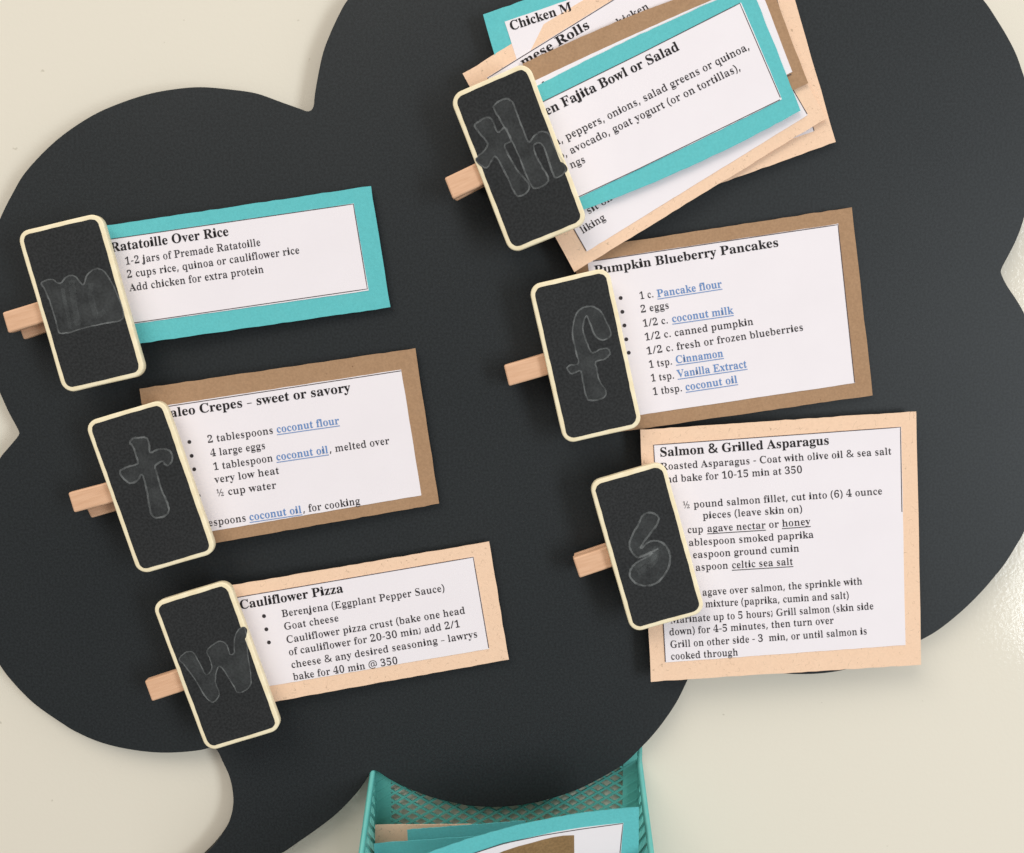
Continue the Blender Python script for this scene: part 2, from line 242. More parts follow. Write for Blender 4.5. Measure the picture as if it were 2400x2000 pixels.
 '0': '577:289,-10 205,2 139,37 92,94 59,170 41,263 35,371 41,478 59,570 92,645 139,701 205,736 290,747 371,736 435,701 483,645 516,569 536,477 542,370 536,262 516,170 483,94 435,37 370,2;289,57 337,77 364,139 378,238 382,370 378,501 364,599 337,660 290,680 242,660 214,599 200,501 195,370 200,238 214,139 242,77',
 '1': '577:100,0 100,55 185,55 208,58 224,69 236,122 236,639 166,562 134,539 103,532 80,537 61,552 48,577 43,608 113,633 202,688 275,741 390,741 390,122 401,72 416,59 443,55 527,55 527,0',
 '2': '577:36,0 36,106 189,262 287,377 335,472 348,571 343,622 326,657 301,678 267,685 223,673 194,640 178,584 172,506 119,512 77,529 49,560 40,608 47,644 66,677 97,706 141,728 198,743 267,747 369,736 443,702 489,647 504,576 491,506 448,432 367,338 237,212 134,114 375,114 404,118 429,132 449,155 460,185 469,217 530,217 524,0',
 '3': '577:251,-10 181,-6 124,7 82,27 52,53 35,82 29,114 35,148 55,173 84,189 117,194 125,136 152,95 192,70 244,62 307,75 333,94 353,122 366,161 371,214 360,267 329,311 279,339 211,349 147,349 147,413 215,413 273,423 314,455 338,503 346,565 340,615 324,653 297,677 260,685 228,679 204,661 178,601 171,524 115,530 72,547 46,575 37,616 52,667 95,709 166,738 265,747 364,737 440,704 488,651 504,579 492,516 458,463 408,422 346,393 429,366 468,342 501,309 522,267 530,213 524,155 506,107 479,68 443,38 354,1',
 '4': '577:186,0 186,55 215,55 275,68 293,89 299,129 299,192 13,192 13,255 307,737 450,737 450,260 558,260 558,192 450,192 450,129 456,89 475,68 535,55 548,55 548,0;86,260 299,260 299,441 301,539 307,639 291,606 267,562 243,519 225,490',
 '5': '577:253,-10 183,-6 129,8 89,28 62,54 46,83 41,115 47,146 64,168 90,181 124,186 135,128 170,81 200,67 237,62 300,77 327,97 347,128 360,171 364,227 355,295 328,342 284,371 224,380 159,374 109,361 62,380 95,737 485,737 490,549 432,549 423,584 410,613 376,624 161,624 145,433 194,443 258,448 366,434 450,393 504,324 522,227 516,165 498,115 470,74 434,42 347,2',
 '6': '577:303,-10 231,-1 168,27 117,75 78,143 54,231 46,341 51,423 65,500 87,569 119,629 160,679 211,716 271,740 341,747 401,743 448,731 482,713 505,690 519,663 523,634 516,604 496,578 458,559 400,553 394,615 374,666 356,682 331,687 277,669 234,616 206,530 192,414 247,440 335,452 419,438 485,396 527,328 541,238 526,138 481,59 406,7;306,58 341,68 368,99 385,151 391,228 385,301 366,351 336,380 296,389 237,373 192,340 201,212 226,124 262,74',
 '7': '577:170,0 445,625 173,625 132,611 114,572 107,520 45,520 51,737 543,737 543,687 258,0',
 '8': '577:282,-10 204,-4 140,17 92,48 58,88 38,136 31,188 41,249 73,297 121,337 183,373 128,411 88,454 63,503 55,560 60,607 77,651 108,690 153,721 214,741 294,747 390,735 459,696 500,638 514,567 505,511 476,469 375,400 454,354 507,307 536,254 546,195 529,109 476,44 393,3;312,435 345,459 367,487 380,523 384,569 373,626 341,670 317,683 288,688 251,679 223,655 206,617 200,572 208,524 229,489;287,49 334,58 371,85 395,126 403,178 394,224 367,262 320,296 252,331 194,274 176,234 170,184 178,129 202,86 240,58',
 '9': '577:234,-10 179,-6 135,7 103,26 82,51 65,106 77,145 116,165 134,122 159,87 194,63 240,55 315,88 364,188 385,354 326,304 286,289 238,284 158,298 93,339 50,406 36,498 43,567 65,628 99,678 146,716 204,740 273,747 344,738 406,711 458,665 497,599 522,511 531,401 514,241 493,171 462,110 421,60 370,22 308,-2;283,358 316,363 345,377 385,427 377,541 355,619 322,663 279,678 239,667 210,634 192,580 186,504 197,423 229,374',
 '(': '310:193,-163 125,-66 78,43 50,160 41,283 50,407 78,526 125,637 193,737 279,737 215,635 170,523 142,405 133,284 142,165 170,49 215,-62 278,-163',
 ')': '310:32,-163 95,-62 140,49 167,165 177,284 167,405 140,523 94,635 31,737 117,737 185,637 232,526 259,407 268,283 259,160 232,43 185,-66 117,-163',
 '.': '277:137,-14 93,2 79,24 74,56 79,88 93,109 137,125 183,109 198,88 202,56 198,24 183,2',
 ',': '277:42,-133 72,-4 94,120 191,120 198,108 160,-12 109,-133',
 ';': '277:135,427 91,444 77,466 72,498 77,531 91,552 135,568 181,552 196,531 200,498 196,466 181,444;32,-133 52,-49 71,40 85,120 182,120 189,108 150,-12 100,-133',
 '-': '332:41,236 41,317 291,317 291,236',
 '/': '384:10,0 285,737 374,737 99,0',
 '@': '928:447,-92 334,-81 238,-46 162,9 106,84 71,178 60,289 67,382 90,467 126,544 177,610 239,663 314,704 401,729 498,737 599,726 689,693 763,639 820,566 856,475 868,369 857,276 824,194 768,135 732,118 690,113 647,119 615,140 593,169 581,202 576,202 553,167 521,138 481,119 431,113 361,126 309,165 277,226 266,305 273,369 293,425 326,471 369,507 423,529 485,537 575,529 643,512 633,303 632,276 632,265 637,221 651,194 672,181 696,177 725,183 750,203 784,273 796,370 786,458 757,532 711,591 651,634 579,660 498,669 389,657 299,621 228,563 176,487 145,396 134,292 154,157 215,58 313,-3 447,-24 567,-10 669,21 669,-50 569,-80;444,177 494,187 528,220 548,270 556,332 563,462 529,469 486,472 441,466 405,447 378,419 360,384 347,303 353,245 373,206 404,184',
 '&': '756:287,-10 192,3 118,42 70,106 55,192 65,264 98,320 148,366 214,409 152,488 131,534 124,587 137,655 175,706 235,738 314,749 388,738 444,707 480,657 492,590 482,529 451,479 403,436 345,396 544,204 588,278 616,369 708,369 667,246 639,193 603,147 754,0 631,0 541,87 490,47 433,17 366,-4;289,450 376,517 396,551 403,590 396,623 378,650 349,668 311,674 271,669 240,651 220,624 213,588 218,553 232,520;290,70 352,76 404,92 483,144 268,352 181,285 158,245 150,195 159,144 188,104 233,79',
 ' ': '268:',
}
def parse_glyph(s):
    a, b = s.split(':', 1)
    return int(a), [[tuple(map(int, q.split(','))) for q in sp.split(' ')] for sp in b.split(';')] if b else []
def reweight(loops, dx, dy):
    """thin (positive) or thicken (negative) a glyph; outer loops run clockwise"""
    out = []
    for lp in loops:
        n = len(lp); q = []
        for i in range(n):
            p0, p1, p2 = lp[i - 1], lp[i], lp[(i + 1) % n]
            e1 = (p1[0] - p0[0], p1[1] - p0[1]); e2 = (p2[0] - p1[0], p2[1] - p1[1])
            l1 = math.hypot(*e1) or 1; l2 = math.hypot(*e2) or 1
            nx = -e1[1] / l1 - e2[1] / l2; ny = e1[0] / l1 + e2[0] / l2
            l = math.hypot(nx, ny) or 1; nx /= l; ny /= l
            cl = lambda v: max(-1, min(1, v * 1.3))
            q.append((p1[0] - cl(nx) * dx, p1[1] - cl(ny) * dy))
        out.append(q)
    return out
_cache = {}
SANS = set('().,;-/@&')
def glyph(c, weight):
    key = (c, weight)
    if key in _cache: return _cache[key]
    if c == '\u2013':
        adv, g = 400, [[(30, 190), (30, 245), (370, 245), (370, 190)]]
    elif c == '\u2022':
        adv, g = 400, [[(150 + 95 * math.cos(-a * R(30)), 290 + 95 * math.sin(-a * R(30))) for a in range(12)]]
    elif c == '\u00bd':
        g = []
        for ch, ox, oy in (('1', -40, 330), ('2', 330, 0)):
            _, gg = parse_glyph(GLYPHS[ch])
            g += [[(x * 0.52 + ox, y * 0.52 + oy) for x, y in lp] for lp in reweight(gg, 16, -4)]
        g.append([(110, 0), (430, 700), (480, 700), (160, 0)])
        adv = 690
    else:
        adv, g = parse_glyph(GLYPHS[c])
        if c in SANS:
            if weight == 'bold': g = reweight(g, -16, -16)
        elif weight == 'regular': g = reweight(g, 12 if c in 'AVWXYKMNvwxyk' else 19, -15)
        elif weight == 'bold': g = reweight(g, -2, -10)
        elif weight == 'medium': g = reweight(g, 9, -15)
    pts, tris = [], []
    if g:
        pts = [q for lp in g for q in lp]
        tris = [tuple(t) for t in tessellate_polygon([[Vector((x, y, 0)) for x, y in lp] for lp in g])]
    _cache[key] = (adv, pts, tris)
    return _cache[key]
def text_width(s, weight): return sum(glyph(c, weight)[0] for c in s)

class Pile:
    """collects flat shapes lying on a card surface"""
    def __init__(self): self.v = []; self.f = []
    def add(self, pts, tris, surf, lift):
        b = len(self.v)
        self.v += [surf.point(x, y, lift) for x, y in pts]
        self.f += [tuple(b + i for i in t) for t in tris]
    def build(self, name, mat, parent, origin):
        if self.f: return mesh_obj(name, self.v, self.f, mat, parent, origin)
def put_text(pile, surf, s, p0, p1, cap, weight='regular', prefix='', lift=0.10, underline=False):
    L = math.dist(p0, p1); d = ((p1[0] - p0[0]) / L, (p1[1] - p0[1]) / L); n = (d[1], -d[0])
    sx = L / max(1, text_width(s, weight)); sy = cap * 0.86 / 700
    x = -text_width(prefix, weight)
    for c in prefix + s:
        adv, pts, tris = glyph(c, weight)
        if pts:
            q = [(p0[0] + d[0] * (x + gx) * sx + n[0] * gy * sy, p0[1] + d[1] * (x + gx) * sx + n[1] * gy * sy) for gx, gy in pts]
            pile.add(q, tris, surf, lift)
        x += adv
    if underline:
        put_line(pile, surf, [(p0[0] - n[0] * 4.5, p0[1] - n[1] * 4.5), (p1[0] - n[0] * 4.5, p1[1] - n[1] * 4.5)], 1.8, lift + 0.02)
def put_dot(pile, surf, p, r, lift=0.10):
    pts = [p] + [(p[0] + r * math.cos(a * R(30)), p[1] + r * math.sin(a * R(30))) for a in range(12)]
    pile.add(pts, [(0, 1 + (i + 1) % 12, 1 + i) for i in range(12)], surf, lift)
def put_line(pile, surf, pts, wd, lift=0.07):
    """a printed rule along a polyline"""
    q = []
    for a, b in zip(pts, pts[1:]):
        n = max(1, int(math.dist(a, b) / 25))
        q += [(a[0] + (b[0] - a[0]) * i / n, a[1] + (b[1] - a[1]) * i / n) for i in range(n)]
    q.append(pts[-1])
    V = []; F = []
    for i, p in enumerate(q):
        a = q[max(0, i - 1)]; b = q[min(len(q) - 1, i + 1)]
        l = math.dist(a, b) or 1; nx, ny = -(b[1] - a[1]) / l, (b[0] - a[0]) / l
        V += [(p[0] + nx * wd / 2, p[1] + ny * wd / 2), (p[0] - nx * wd / 2, p[1] - ny * wd / 2)]
        if i: k = 2 * i; F.append((k - 2, k - 1, k + 1, k))
    pile.add(V, F, surf, lift)

# ------------------------------------------------------------------ materials
M = {}
M['wall'] = material('enamel_wall', (0.765, 0.715, 0.61, 1), 0.085, 0.36, bump=(620, 0.45, 0.00008), speck=(260, 0.74, (0.60, 0.55, 0.45, 1)))
M['board'] = material('chalkboard_paint', (0.0172, 0.0205, 0.0225, 1), 0.50, 0.27, var=(14, (0.0235, 0.0270, 0.0288, 1)), fine=0.36, speck=(700, 0.72, (0.012, 0.012, 0.012, 1)), bump=(2200, 0.25, 0.00008))
M['board_edge'] = material('board_edge', (0.03, 0.026, 0.02, 1), 0.8, 0.2)
M['slate'] = material('slate_paint', (0.021, 0.0225, 0.0235, 1), 0.72, 0.2, var=(120, (0.028, 0.029, 0.030, 1)), fine=0.45, bump=(2000, 0.3, 0.00008))
M['cream'] = material('cream_painted_wood', (0.90, 0.80, 0.57, 1), 0.6, 0.3, var=(260, (0.84, 0.72, 0.48, 1)), bump=(1300, 0.3, 0.00012))
M['wood'] = wood_material('clothespin_wood', (0.76, 0.47, 0.30, 1), (0.67, 0.395, 0.24, 1))
M['magnet'] = material('black_magnet', (0.012, 0.012, 0.013, 1), 0.35, 0.5)
M['teal'] = material('teal_cardstock', (0.122, 0.505, 0.525, 1), 0.85, 0.15, var=(260, (0.14, 0.53, 0.545, 1)), fine=0.06, speck=(900, 0.80, (0.10, 0.38, 0.38, 1)), bump=(1500, 0.25))
M['kraft'] = material('kraft_cardstock', (0.385, 0.235, 0.135, 1), 0.85, 0.15, var=(200, (0.43, 0.27, 0.16, 1)), fine=0.10, speck=(700, 0.74, (0.24, 0.14, 0.075, 1)), bump=(1500, 0.25))
M['peach'] = material('peach_cardstock', (0.855, 0.60, 0.425, 1), 0.85, 0.15, var=(200, (0.87, 0.625, 0.45, 1)), fine=0.04, fibre=(330, (0.42, 0.30, 0.20, 1)), bump=(1500, 0.25))
M['paper'] = material('white_paper', (0.84, 0.79, 0.82, 1), 0.8, 0.2, var=(60, (0.825, 0.775, 0.805, 1)))
M['ink_bold'] = material('black_toner', (0.016, 0.013, 0.014, 1), 0.6, 0.2)
M['ink'] = material('grey_black_toner', (0.040, 0.034, 0.037, 1), 0.6, 0.2)
M['ink_blue'] = material('blue_link_toner', lin(104, 140, 192), 0.6, 0.2)
M['rule'] = material('printed_rule', (0.085, 0.065, 0.068, 1), 0.7, 0.2)
M['chalk_line'] = chalk_material('chalk_line', (0.40, 0.42, 0.42, 1), 0.34, 0.66, 300, 0.33)
M['chalk_fill'] = chalk_material('chalk_smear', (0.36, 0.39, 0.39, 1), 0.34, 0.66, 150, 0.075)
M['teal_metal'] = material('teal_painted_metal', (0.12, 0.46, 0.41, 1), 0.42, 0.45, var=(200, (0.10, 0.42, 0.385, 1)))
M['picture'] = material('printed_brown_picture', (0.27, 0.165, 0.075, 1), 0.7, 0.2, var=(160, (0.19, 0.105, 0.042, 1)), fine=0.2)

# ------------------------------------------------------------------ wall (the setting)
mesh_obj('wall', [(-1.4, 0, -1.2), (1.4, 0, -1.2), (1.4, 0, 1.2), (-1.4, 0, 1.2)], [(0, 1, 2, 3)], M['wall'])['kind'] = 'structure'

# ------------------------------------------------------------------ speech-bubble chalkboard
outline = [(600,218.6),(543,210),(468.6,204),(400,210),(342.9,221.4),(285.7,240),(228.6,264),(171.4,298.6),(128.6,331.4),(85.7,373),(51.4,414),(28.6,454),(5.7,498.6),
 (-30,590),(-48,690),(-46,790),(-24,870),(0,923),(20,967),(42.9,1010),(44.5,1016),(42,1022),(21.4,1047),(0,1073),(-45,1160),(-70,1270),(-66,1390),(-38,1490),(0,1561),
 (28.6,1598.6),(71.4,1642.9),(100,1665.7),(148.6,1698.6),(171.4,1712.9),(228.6,1738.6),(285.7,1754),(357,1764),(414,1764.5),(471.4,1758.6),(492,1753.5),(500,1753),(508.6,1760),
 (522.9,1788.6),(537,1820),(544.3,1851.4),(546.3,1880),(542.9,1905.7),(534.3,1931.4),(517,1960),(497,1985.7),(482.9,2000),(440,2040),(395,2072),(388,2080),(396,2086),(450,2084),(560,2050),
 (661.4,2000),(700,1974),(742.9,1944),(785.7,1911),(822.9,1874),(848.6,1842.9),(865.7,1815.7),(869,1809.5),(873,1806.5),(884,1808.5),(911,1826),(957,1848.6),(1014,1870),(1071,1884),
 (1100,1889),(1171,1892),(1243,1884),(1300,1870),(1357,1850),(1414,1821),(1463,1791),(1500,1755.7),(1528.6,1725.7),(1557,1690),(1585.7,1647),(1603,1613),(1613,1591),(1628,1548),
 (1636,1528),(1641,1525),(1650,1526),(1700,1546),(1760,1566),(1831,1579),(1900,1580.5),(1943,1577),(1977,1571),(2070,1542),(2158.6,1501),(2200,1477),(2257,1431),(2300,1388.6),(2328.6,1355.7),(2357,1320),(2380,1283),
 (2400,1248.6),(2440,1150),(2458,1040),(2456,930),(2440,830),(2400,732.9),(2382.9,703),(2360,668.6),(2348,644),(2346.5,637),(2348,630),(2371,586),(2386,554),(2400,513),(2424,420),(2428,310),
 (2420,240),(2397,168.6),(2382.9,128.6),(2363,88.6),(2337,45.7),(2305.7,0),(2200,-105),(2020,-205),(1800,-260),(1560,-275),(1320,-250),(1080,-190),(930,-110),(814.3,0),(794.3,34),(774.3,77),(757,122.9),
 (742.9,188.6),(736.6,228.6),(734.9,247),(731,256),(724,260.3),(716,260),(708.6,257),(657,238.6)]
front = catmull(outline, True, 5)
HB = 8.0
def board_mesh():
    pl = [at(x, y, HB) for x, y in front]
    p2 = [(v.x, v.z) for v in pl]
    area2 = sum(p2[i][0] * p2[(i + 1) % len(p2)][1] - p2[(i + 1) % len(p2)][0] * p2[i][1] for i in range(len(p2)))
    sg = 1 if area2 > 0 else -1
    nn = normals2d(p2); n = len(p2)
    def loop(inset, h): return [Vector((x - a * sg * inset * MM, -h * MM, z - b * sg * inset * MM)) for (x, z), (a, b) in zip(p2, nn)]
    L = [loop(0.25, HB), loop(0.05, HB - 0.12), loop(0.0, HB - 0.4), loop(0.0, HB - 3.4)]
    V = [v for l in L for v in l]; F = []; SL = []
    for t in tessellate_polygon([[Vector((v.x, v.z, 0)) for v in L[0]]]): F.append(tuple(t)); SL.append(0)
    for k in range(3):
        for i in range(n):
            j = (i + 1) % n
            F.append((k * n + i, k * n + j, (k + 1) * n + j, (k + 1) * n + i)); SL.append(1 if k == 2 else 0)
    for t in tessellate_polygon([[Vector((v.x, v.z, 0)) for v in L[3]]]): F.append(tuple(3 * n + i for i in reversed(t))); SL.append(1)
    return V, F, SL
V, F, SL = board_mesh()
o = mesh_obj('chalkboard', V, F, None, None, at(1200, 1000, HB), mats=[M['board'], M['board_edge']], slots=SL)
o['label'] = 'large black speech bubble chalkboard with rounded lobes and a curved tail'; o['category'] = 'chalkboard'

# ------------------------------------------------------------------ recipe cards
def quad_curve(pts):
    """curve through two or three points, u in 0..1"""
    if len(pts) == 2:
        a, b = pts; return lambda u: (a[0] + (b[0] - a[0]) * u, a[1] + (b[1] - a[1]) * u)
    a, m, b = pts
    t = math.dist(a, m) / (math.dist(a, m) + math.dist(m, b))
    def f(u):
        la = (u - t) * (u - 1) / (t * 1.0); lm = u * (u - 1) / (t * (t - 1)); lb = u * (u - t) / (1 - t)
        return tuple(a[q] * la + m[q] * lm + b[q] * lb for q in (0, 1))
    return f
class Surf:
    def __init__(self, top, bot, hl, hr, p=1.5, tilt=0.0):
        self.t, self.b = quad_curve(top), quad_curve(bot)
        self.hl, self.hr, self.p, self.tilt = hl, hr, p, tilt
        a = [(self.t(0)[q] + self.b(0)[q]) / 2 for q in (0, 1)]; c = [(self.t(1)[q] + self.b(1)[q]) / 2 for q in (0, 1)]
        self.a = a; self.L = math.dist(a, c); self.d = ((c[0] - a[0]) / self.L, (c[1] - a[1]) / self.L)
        self.H = max(1, math.dist(self.t(0.5), self.b(0.5)))
    def h(self, x, y):
        dx, dy = x - self.a[0], y - self.a[1]
        s = (dx * self.d[0] + dy * self.d[1]) / self.L
        v = (-dx * self.d[1] + dy * self.d[0]) / self.H
        return self.hr + (self.hl - self.hr) * max(0.0, min(1.15, 1 - s)) ** self.p + self.tilt * v
    def point(self, x, y, lift=0.0): return at(x, y, self.h(x, y) + lift)
def sheet(name, surf, top, bot, lift, thick, mat, parent, origin, rough=0.0, nu=36, nv=10):
    t, b = quad_curve(top), quad_curve(bot)
    rnd = random.Random(name + str(top[0]))
    V = []; F = []
    for j in range(nv + 1):
        for i in range(nu + 1):
            u, v = i / nu, j / nv
            p, q = t(u), b(u); x, y = p[0] + (q[0] - p[0]) * v, p[1] + (q[1] - p[1]) * v
            if rough and (i in (0, nu) or j in (0, nv)):
                x += rnd.uniform(-rough, rough); y += rnd.uniform(-rough, rough)
            V.append(surf.point(x, y, lift))
    n = len(V); V += [v + Vector((0, thick * MM, 0)) for v in V]
    g = lambda i, j: j * (nu + 1) + i
    for j in range(nv):
        for i in range(nu):
            F.append((g(i, j), g(i, j + 1), g(i + 1, j + 1), g(i + 1, j)))
            F.append((n + g(i, j), n + g(i + 1, j), n + g(i + 1, j + 1), n + g(i, j + 1)))
    rim = [g(i, 0) for i in range(nu)] + [g(nu, j) for j in range(nv)] + [g(i, nv) for i in range(nu, 0, -1)] + [g(0, j) for j in range(nv, 0, -1)]
    for a, c in zip(rim, rim[1:] + rim[:1]): F.append((a, c, n + c, n + a))
    return mesh_obj(name, V, F, mat, parent, origin)

ON_BOARD = 'recipe cards clipped to the chalkboard'
def card(label, color, top, bot, hl, hr, p=1.5, tilt=0.0, paper=None, rules=(), heading=(), text=(), links=(), dots=(), marks=(), group=ON_BOARD, thick=0.35, black_links=False):
    s = Surf(top, bot, hl, hr, p, tilt)
    c = s.point((s.t(.5)[0] + s.b(.5)[0]) / 2, (s.t(.5)[1] + s.b(.5)[1]) / 2)
    root = thing('recipe_card', c, label, 'recipe card', group)
    sheet('backing', s, top, bot, 0, thick, M[color], root, c, 0.8)
    if paper:
        pp = sheet('paper', s, paper[0], paper[1], 0.16, 0.13, M['paper'], root, c, 0.4)
        z = 0.16
        k = Pile()
        for pts in rules: put_line(k, s, pts, 2.0, z + 0.05)
        for m_ in marks: put_line(k, s, m_, 5.0, z + 0.09)
        k.build('printed_border', M['rule'], pp, c)
        k = Pile()
        for a in heading: put_text(k, s, *a[:4], weight='bold', prefix=a[4] if len(a) > 4 else '', lift=z + 0.09)
        k.build('heading', M['ink_bold'], pp, c)
        k = Pile()
        for a in text: put_text(k, s, *a[:4], prefix=a[4] if len(a) > 4 else '', lift=z + 0.09)
        for d in dots: put_dot(k, s, d, 4.6, z + 0.09)
        k.build('recipe_text', M['ink'], pp, c)
        k = Pile()
        for a in links: put_text(k, s, *a[:4], weight='regular' if black_links else 'medium', lift=z + 0.09, underline=True)
        k.build('underlined_link', M['ink'] if black_links else M['ink_blue'], pp, c)
        return root, pp, s, c
    return root, None, s, c

# ratatouille card
card('turquoise bordered recipe card headed Ratatoille Over Rice, held by the m clip', 'teal',
     [(190, 538), (868.8, 436.3)], [(262, 815), (914.8, 720.4)], 14.5, 10.5,
     paper=([(205, 568), (829, 477.2)], [(268, 766), (864, 681.3)]),
     rules=[[(207, 568.5), (828, 478.5), (861, 677.5), (268, 764)]],
     heading=[("Ratatoille Over Rice", (260.3, 591.2), (537, 552.3), 25)],
     text=[("1-2 jars of Premade Ratatoille", (293.4, 621.2), (611.8, 575.6), 20), ("2 cups rice, quinoa or cauliflower rice", (297.7, 652), (703, 594.0), 20),
           ("Add chicken for extra protein", (303.9, 683.1), (619.1, 639), 20)])
# crepes card
card('brown kraft recipe card headed Paleo Crepes, held by the lone t clip', 'kraft',
     [(327.2, 911.1), (973.1, 816.9)], [(383.4, 1294.2), (1028.9, 1180.8)], 14.5, 10.5,
     paper=([(369.7, 953.6), (940.2, 866.3)], [(421, 1258.5), (987.8, 1161.1)]),
     rules=[[(371, 956.5), (940, 869.5)]],
     heading=[("aleo Crepes \u2013 sweet or savory", (399.4, 978.7), (822.3, 917.9), 24.5, "P")],
     text=[("2 tablespoons", (486.3, 1038.6), (641.7, 1016.2), 19.5), ("4 large eggs", (493.1, 1070.6), (623.4, 1051.9), 19.5),
           ("1 tablespoon", (500, 1102.6), (640.8, 1081.1), 19.5), (", melted over", (772, 1061.5), (913.7, 1040.5), 19.5),
           ("very low heat", (503.2, 1132.8), (655.4, 1110.4), 19.5), ("\u00bd cup water", (509.1, 1164.3), (648.6, 1144.7), 19.5),
           ("espoons", (488.6, 1234.3), (578.2, 1221.5), 19.5, "2 tabl"), (", for cooking", (709.8, 1201.8), (845.1, 1181.7), 19.5)],
     links=[("coconut flour", (648.6, 1014.9), (795.8, 993.8), 20), ("coconut oil", (647.7, 1079.8), (770.2, 1061.9), 20), ("coconut oil", (584.6, 1220.6), (708, 1202.3), 20)],
     dots=[(443.8, 1036.3), (449.3, 1068.8), (455.2, 1100.3), (465.7, 1162.5)])
# pizza card
card('peach bordered recipe card headed Cauliflower Pizza, held by the w clip', 'peach',
     [(490, 1381.2), (1146.3, 1270)], [(552, 1661), (1192.1, 1546.4)], 14.5, 10.5,
     paper=([(534.3, 1403.3), (1109.9, 1305.1)], [(590, 1615.4), (1147.1, 1520.7)]),
     rules=[[(536, 1404), (1109, 1306.3), (1145.5, 1519)]],
     heading=[("Cauliflower Pizza", (562.6, 1428.6), (805.6, 1388.3), 24)],
     text=[("Berenjena (Eggplant Pepper Sauce)", (660.7, 1447), (1043.4, 1385.7), 19), ("Goat cheese", (665.9, 1477), (794.9, 1456), 19),
           ("Cauliflower pizza crust (bake one head", (671.4, 1507.9), (1091.4, 1438), 19), ("of cauliflower for 20-30 min; add 2/1", (677, 1536.6), (1079.9, 1469.7), 19),
           ("cheese & any desired seasoning \u2013 lawrys", (683, 1566.6), (1120.6, 1493.3), 19), ("bake for 40 min @ 350", (687.7, 1594.9), (933.7, 1555.9), 19)],
     dots=[(618.7, 1444.4), (624.3, 1475.3), (630.3, 1506.1)])
# pancake card
card('brown kraft recipe card headed Pumpkin Blueberry Pancakes, held by the f clip', 'kraft',
     [(1345, 586), (1995.9, 486.3)], [(1394, 1021), (2045.8, 926.6)], 13.4, 10.0,
     paper=([(1377, 613), (1964.4, 524.8)], [(1424, 984), (2003.8, 898.1)]),
     rules=[[(1390, 612.5), (1770, 555.5), (1964, 527), (2003, 897)]],
     heading=[("Pumpkin Blueberry Pancakes", (1394, 644), (1826.4, 577.6), 24)],
     text=[("1 c.", (1499.5, 701.8), (1533.3, 696.6), 19.3), ("2 eggs", (1501.7, 733.4), (1569.6, 722.9), 19.3), ("1/2 c.", (1507, 766.7), (1567.4, 757.9), 19.3),
           ("1/2 c. canned pumpkin", (1511.4, 798.7), (1766.8, 761), 19.3), ("1/2 c. fresh or frozen blueberries", (1515.7, 831.5), (1884.2, 774.6), 19.3),
           ("1 tsp.", (1521.4, 863.1), (1577, 854.3), 19.3), ("1 tsp.", (1525.8, 895), (1581.9, 887.2), 19.3), ("1 tbsp.", (1530.2, 926.6), (1600.3, 916.9), 19.3)],
     links=[("Pancake flour", (1540.3, 697), (1692.7, 673.4), 20), ("coconut milk", (1575.3, 755.7), (1719.4, 735.1), 20), ("Cinnamon", (1584, 852.1), (1696.2, 835.9), 20),
            ("Vanilla Extract", (1588, 885), (1751.4, 861.3), 20), ("coconut oil", (1606.9, 915.6), (1729.5, 897.2), 20)],
     dots=[(1454.8, 698.8), (1458.8, 731.2), (1463.6, 763.2), (1468, 795.6), (1473.7, 827.1)])
# salmon card
card('tall peach recipe card headed Salmon & Grilled Asparagus, held by the s clip', 'peach',
     [(1501, 1007.9), (2147.6, 964.3)], [(1525.3, 1597.9), (2159.4, 1558.1)], 14.5, 12.0,
     paper=([(1530.8, 1042.7), (2112, 1000.8)], [(1559.7, 1553.1), (2122.5, 1512)]),
     rules=[[(1559.7, 1551.5), (1532, 1043.5), (2110.5, 1001.5), (2114, 1200)]],
     heading=[("Salmon & Grilled Asparagus", (1546.3, 1070.7), (1944.4, 1041.8), 24)],
     text=[("Roasted Asparagus - Coat with olive oil & sea salt", (1548.4, 1102.2), (2090.2, 1065.3), 19), ("d bake for 10-15 min at 350", (1575.6, 1130.7), (1881.5, 1108.5), 19, "an"),
           ("\u00bd pound salmon fillet, cut into (6) 4 ounce", (1601.6, 1192.3), (2068.8, 1158.7), 19), ("pieces (leave skin on)", (1646.9, 1216.6), (1881.5, 1200.7), 19),
           ("cup", (1611.2, 1250), (1649, 1248), 19), ("or", (1801.9, 1237.5), (1826.2, 1235.9), 19), ("ablespoon smoked paprika", (1614.2, 1280.3), (1907.9, 1260.6), 19),
           ("easpoon ground cumin", (1623.8, 1308.8), (1874, 1292.8), 19), ("aspoon", (1630.1, 1338.5), (1707.6, 1332.6), 19),
           ("agave over salmon, the sprinkle with", (1646, 1396.8), (2021.9, 1369.9), 19), ("mixture (paprika, cumin and salt)", (1653.1, 1424), (1990.5, 1403), 19),
           ("Marinate up to 5 hours; Grill salmon (skin side", (1571.4, 1461.7), (2048.3, 1428.2), 19), ("down) for 4-5 minutes, then turn over", (1568.5, 1489.8), (1954.9, 1461.7), 19),
           ("Grill on other side - 3  min, or until salmon is", (1570.6, 1519.1), (2033.2, 1486.9), 19), ("cooked through", (1572.3, 1546.8), (1730.7, 1536.3), 19)],
     links=[("agave nectar", (1657.3, 1247.2), (1795.2, 1238.4), 19), ("honey", (1832.9, 1235), (1900, 1230), 19), ("celtic sea salt", (1715.2, 1332.6), (1859.3, 1323.8), 19)],
     black_links=True)
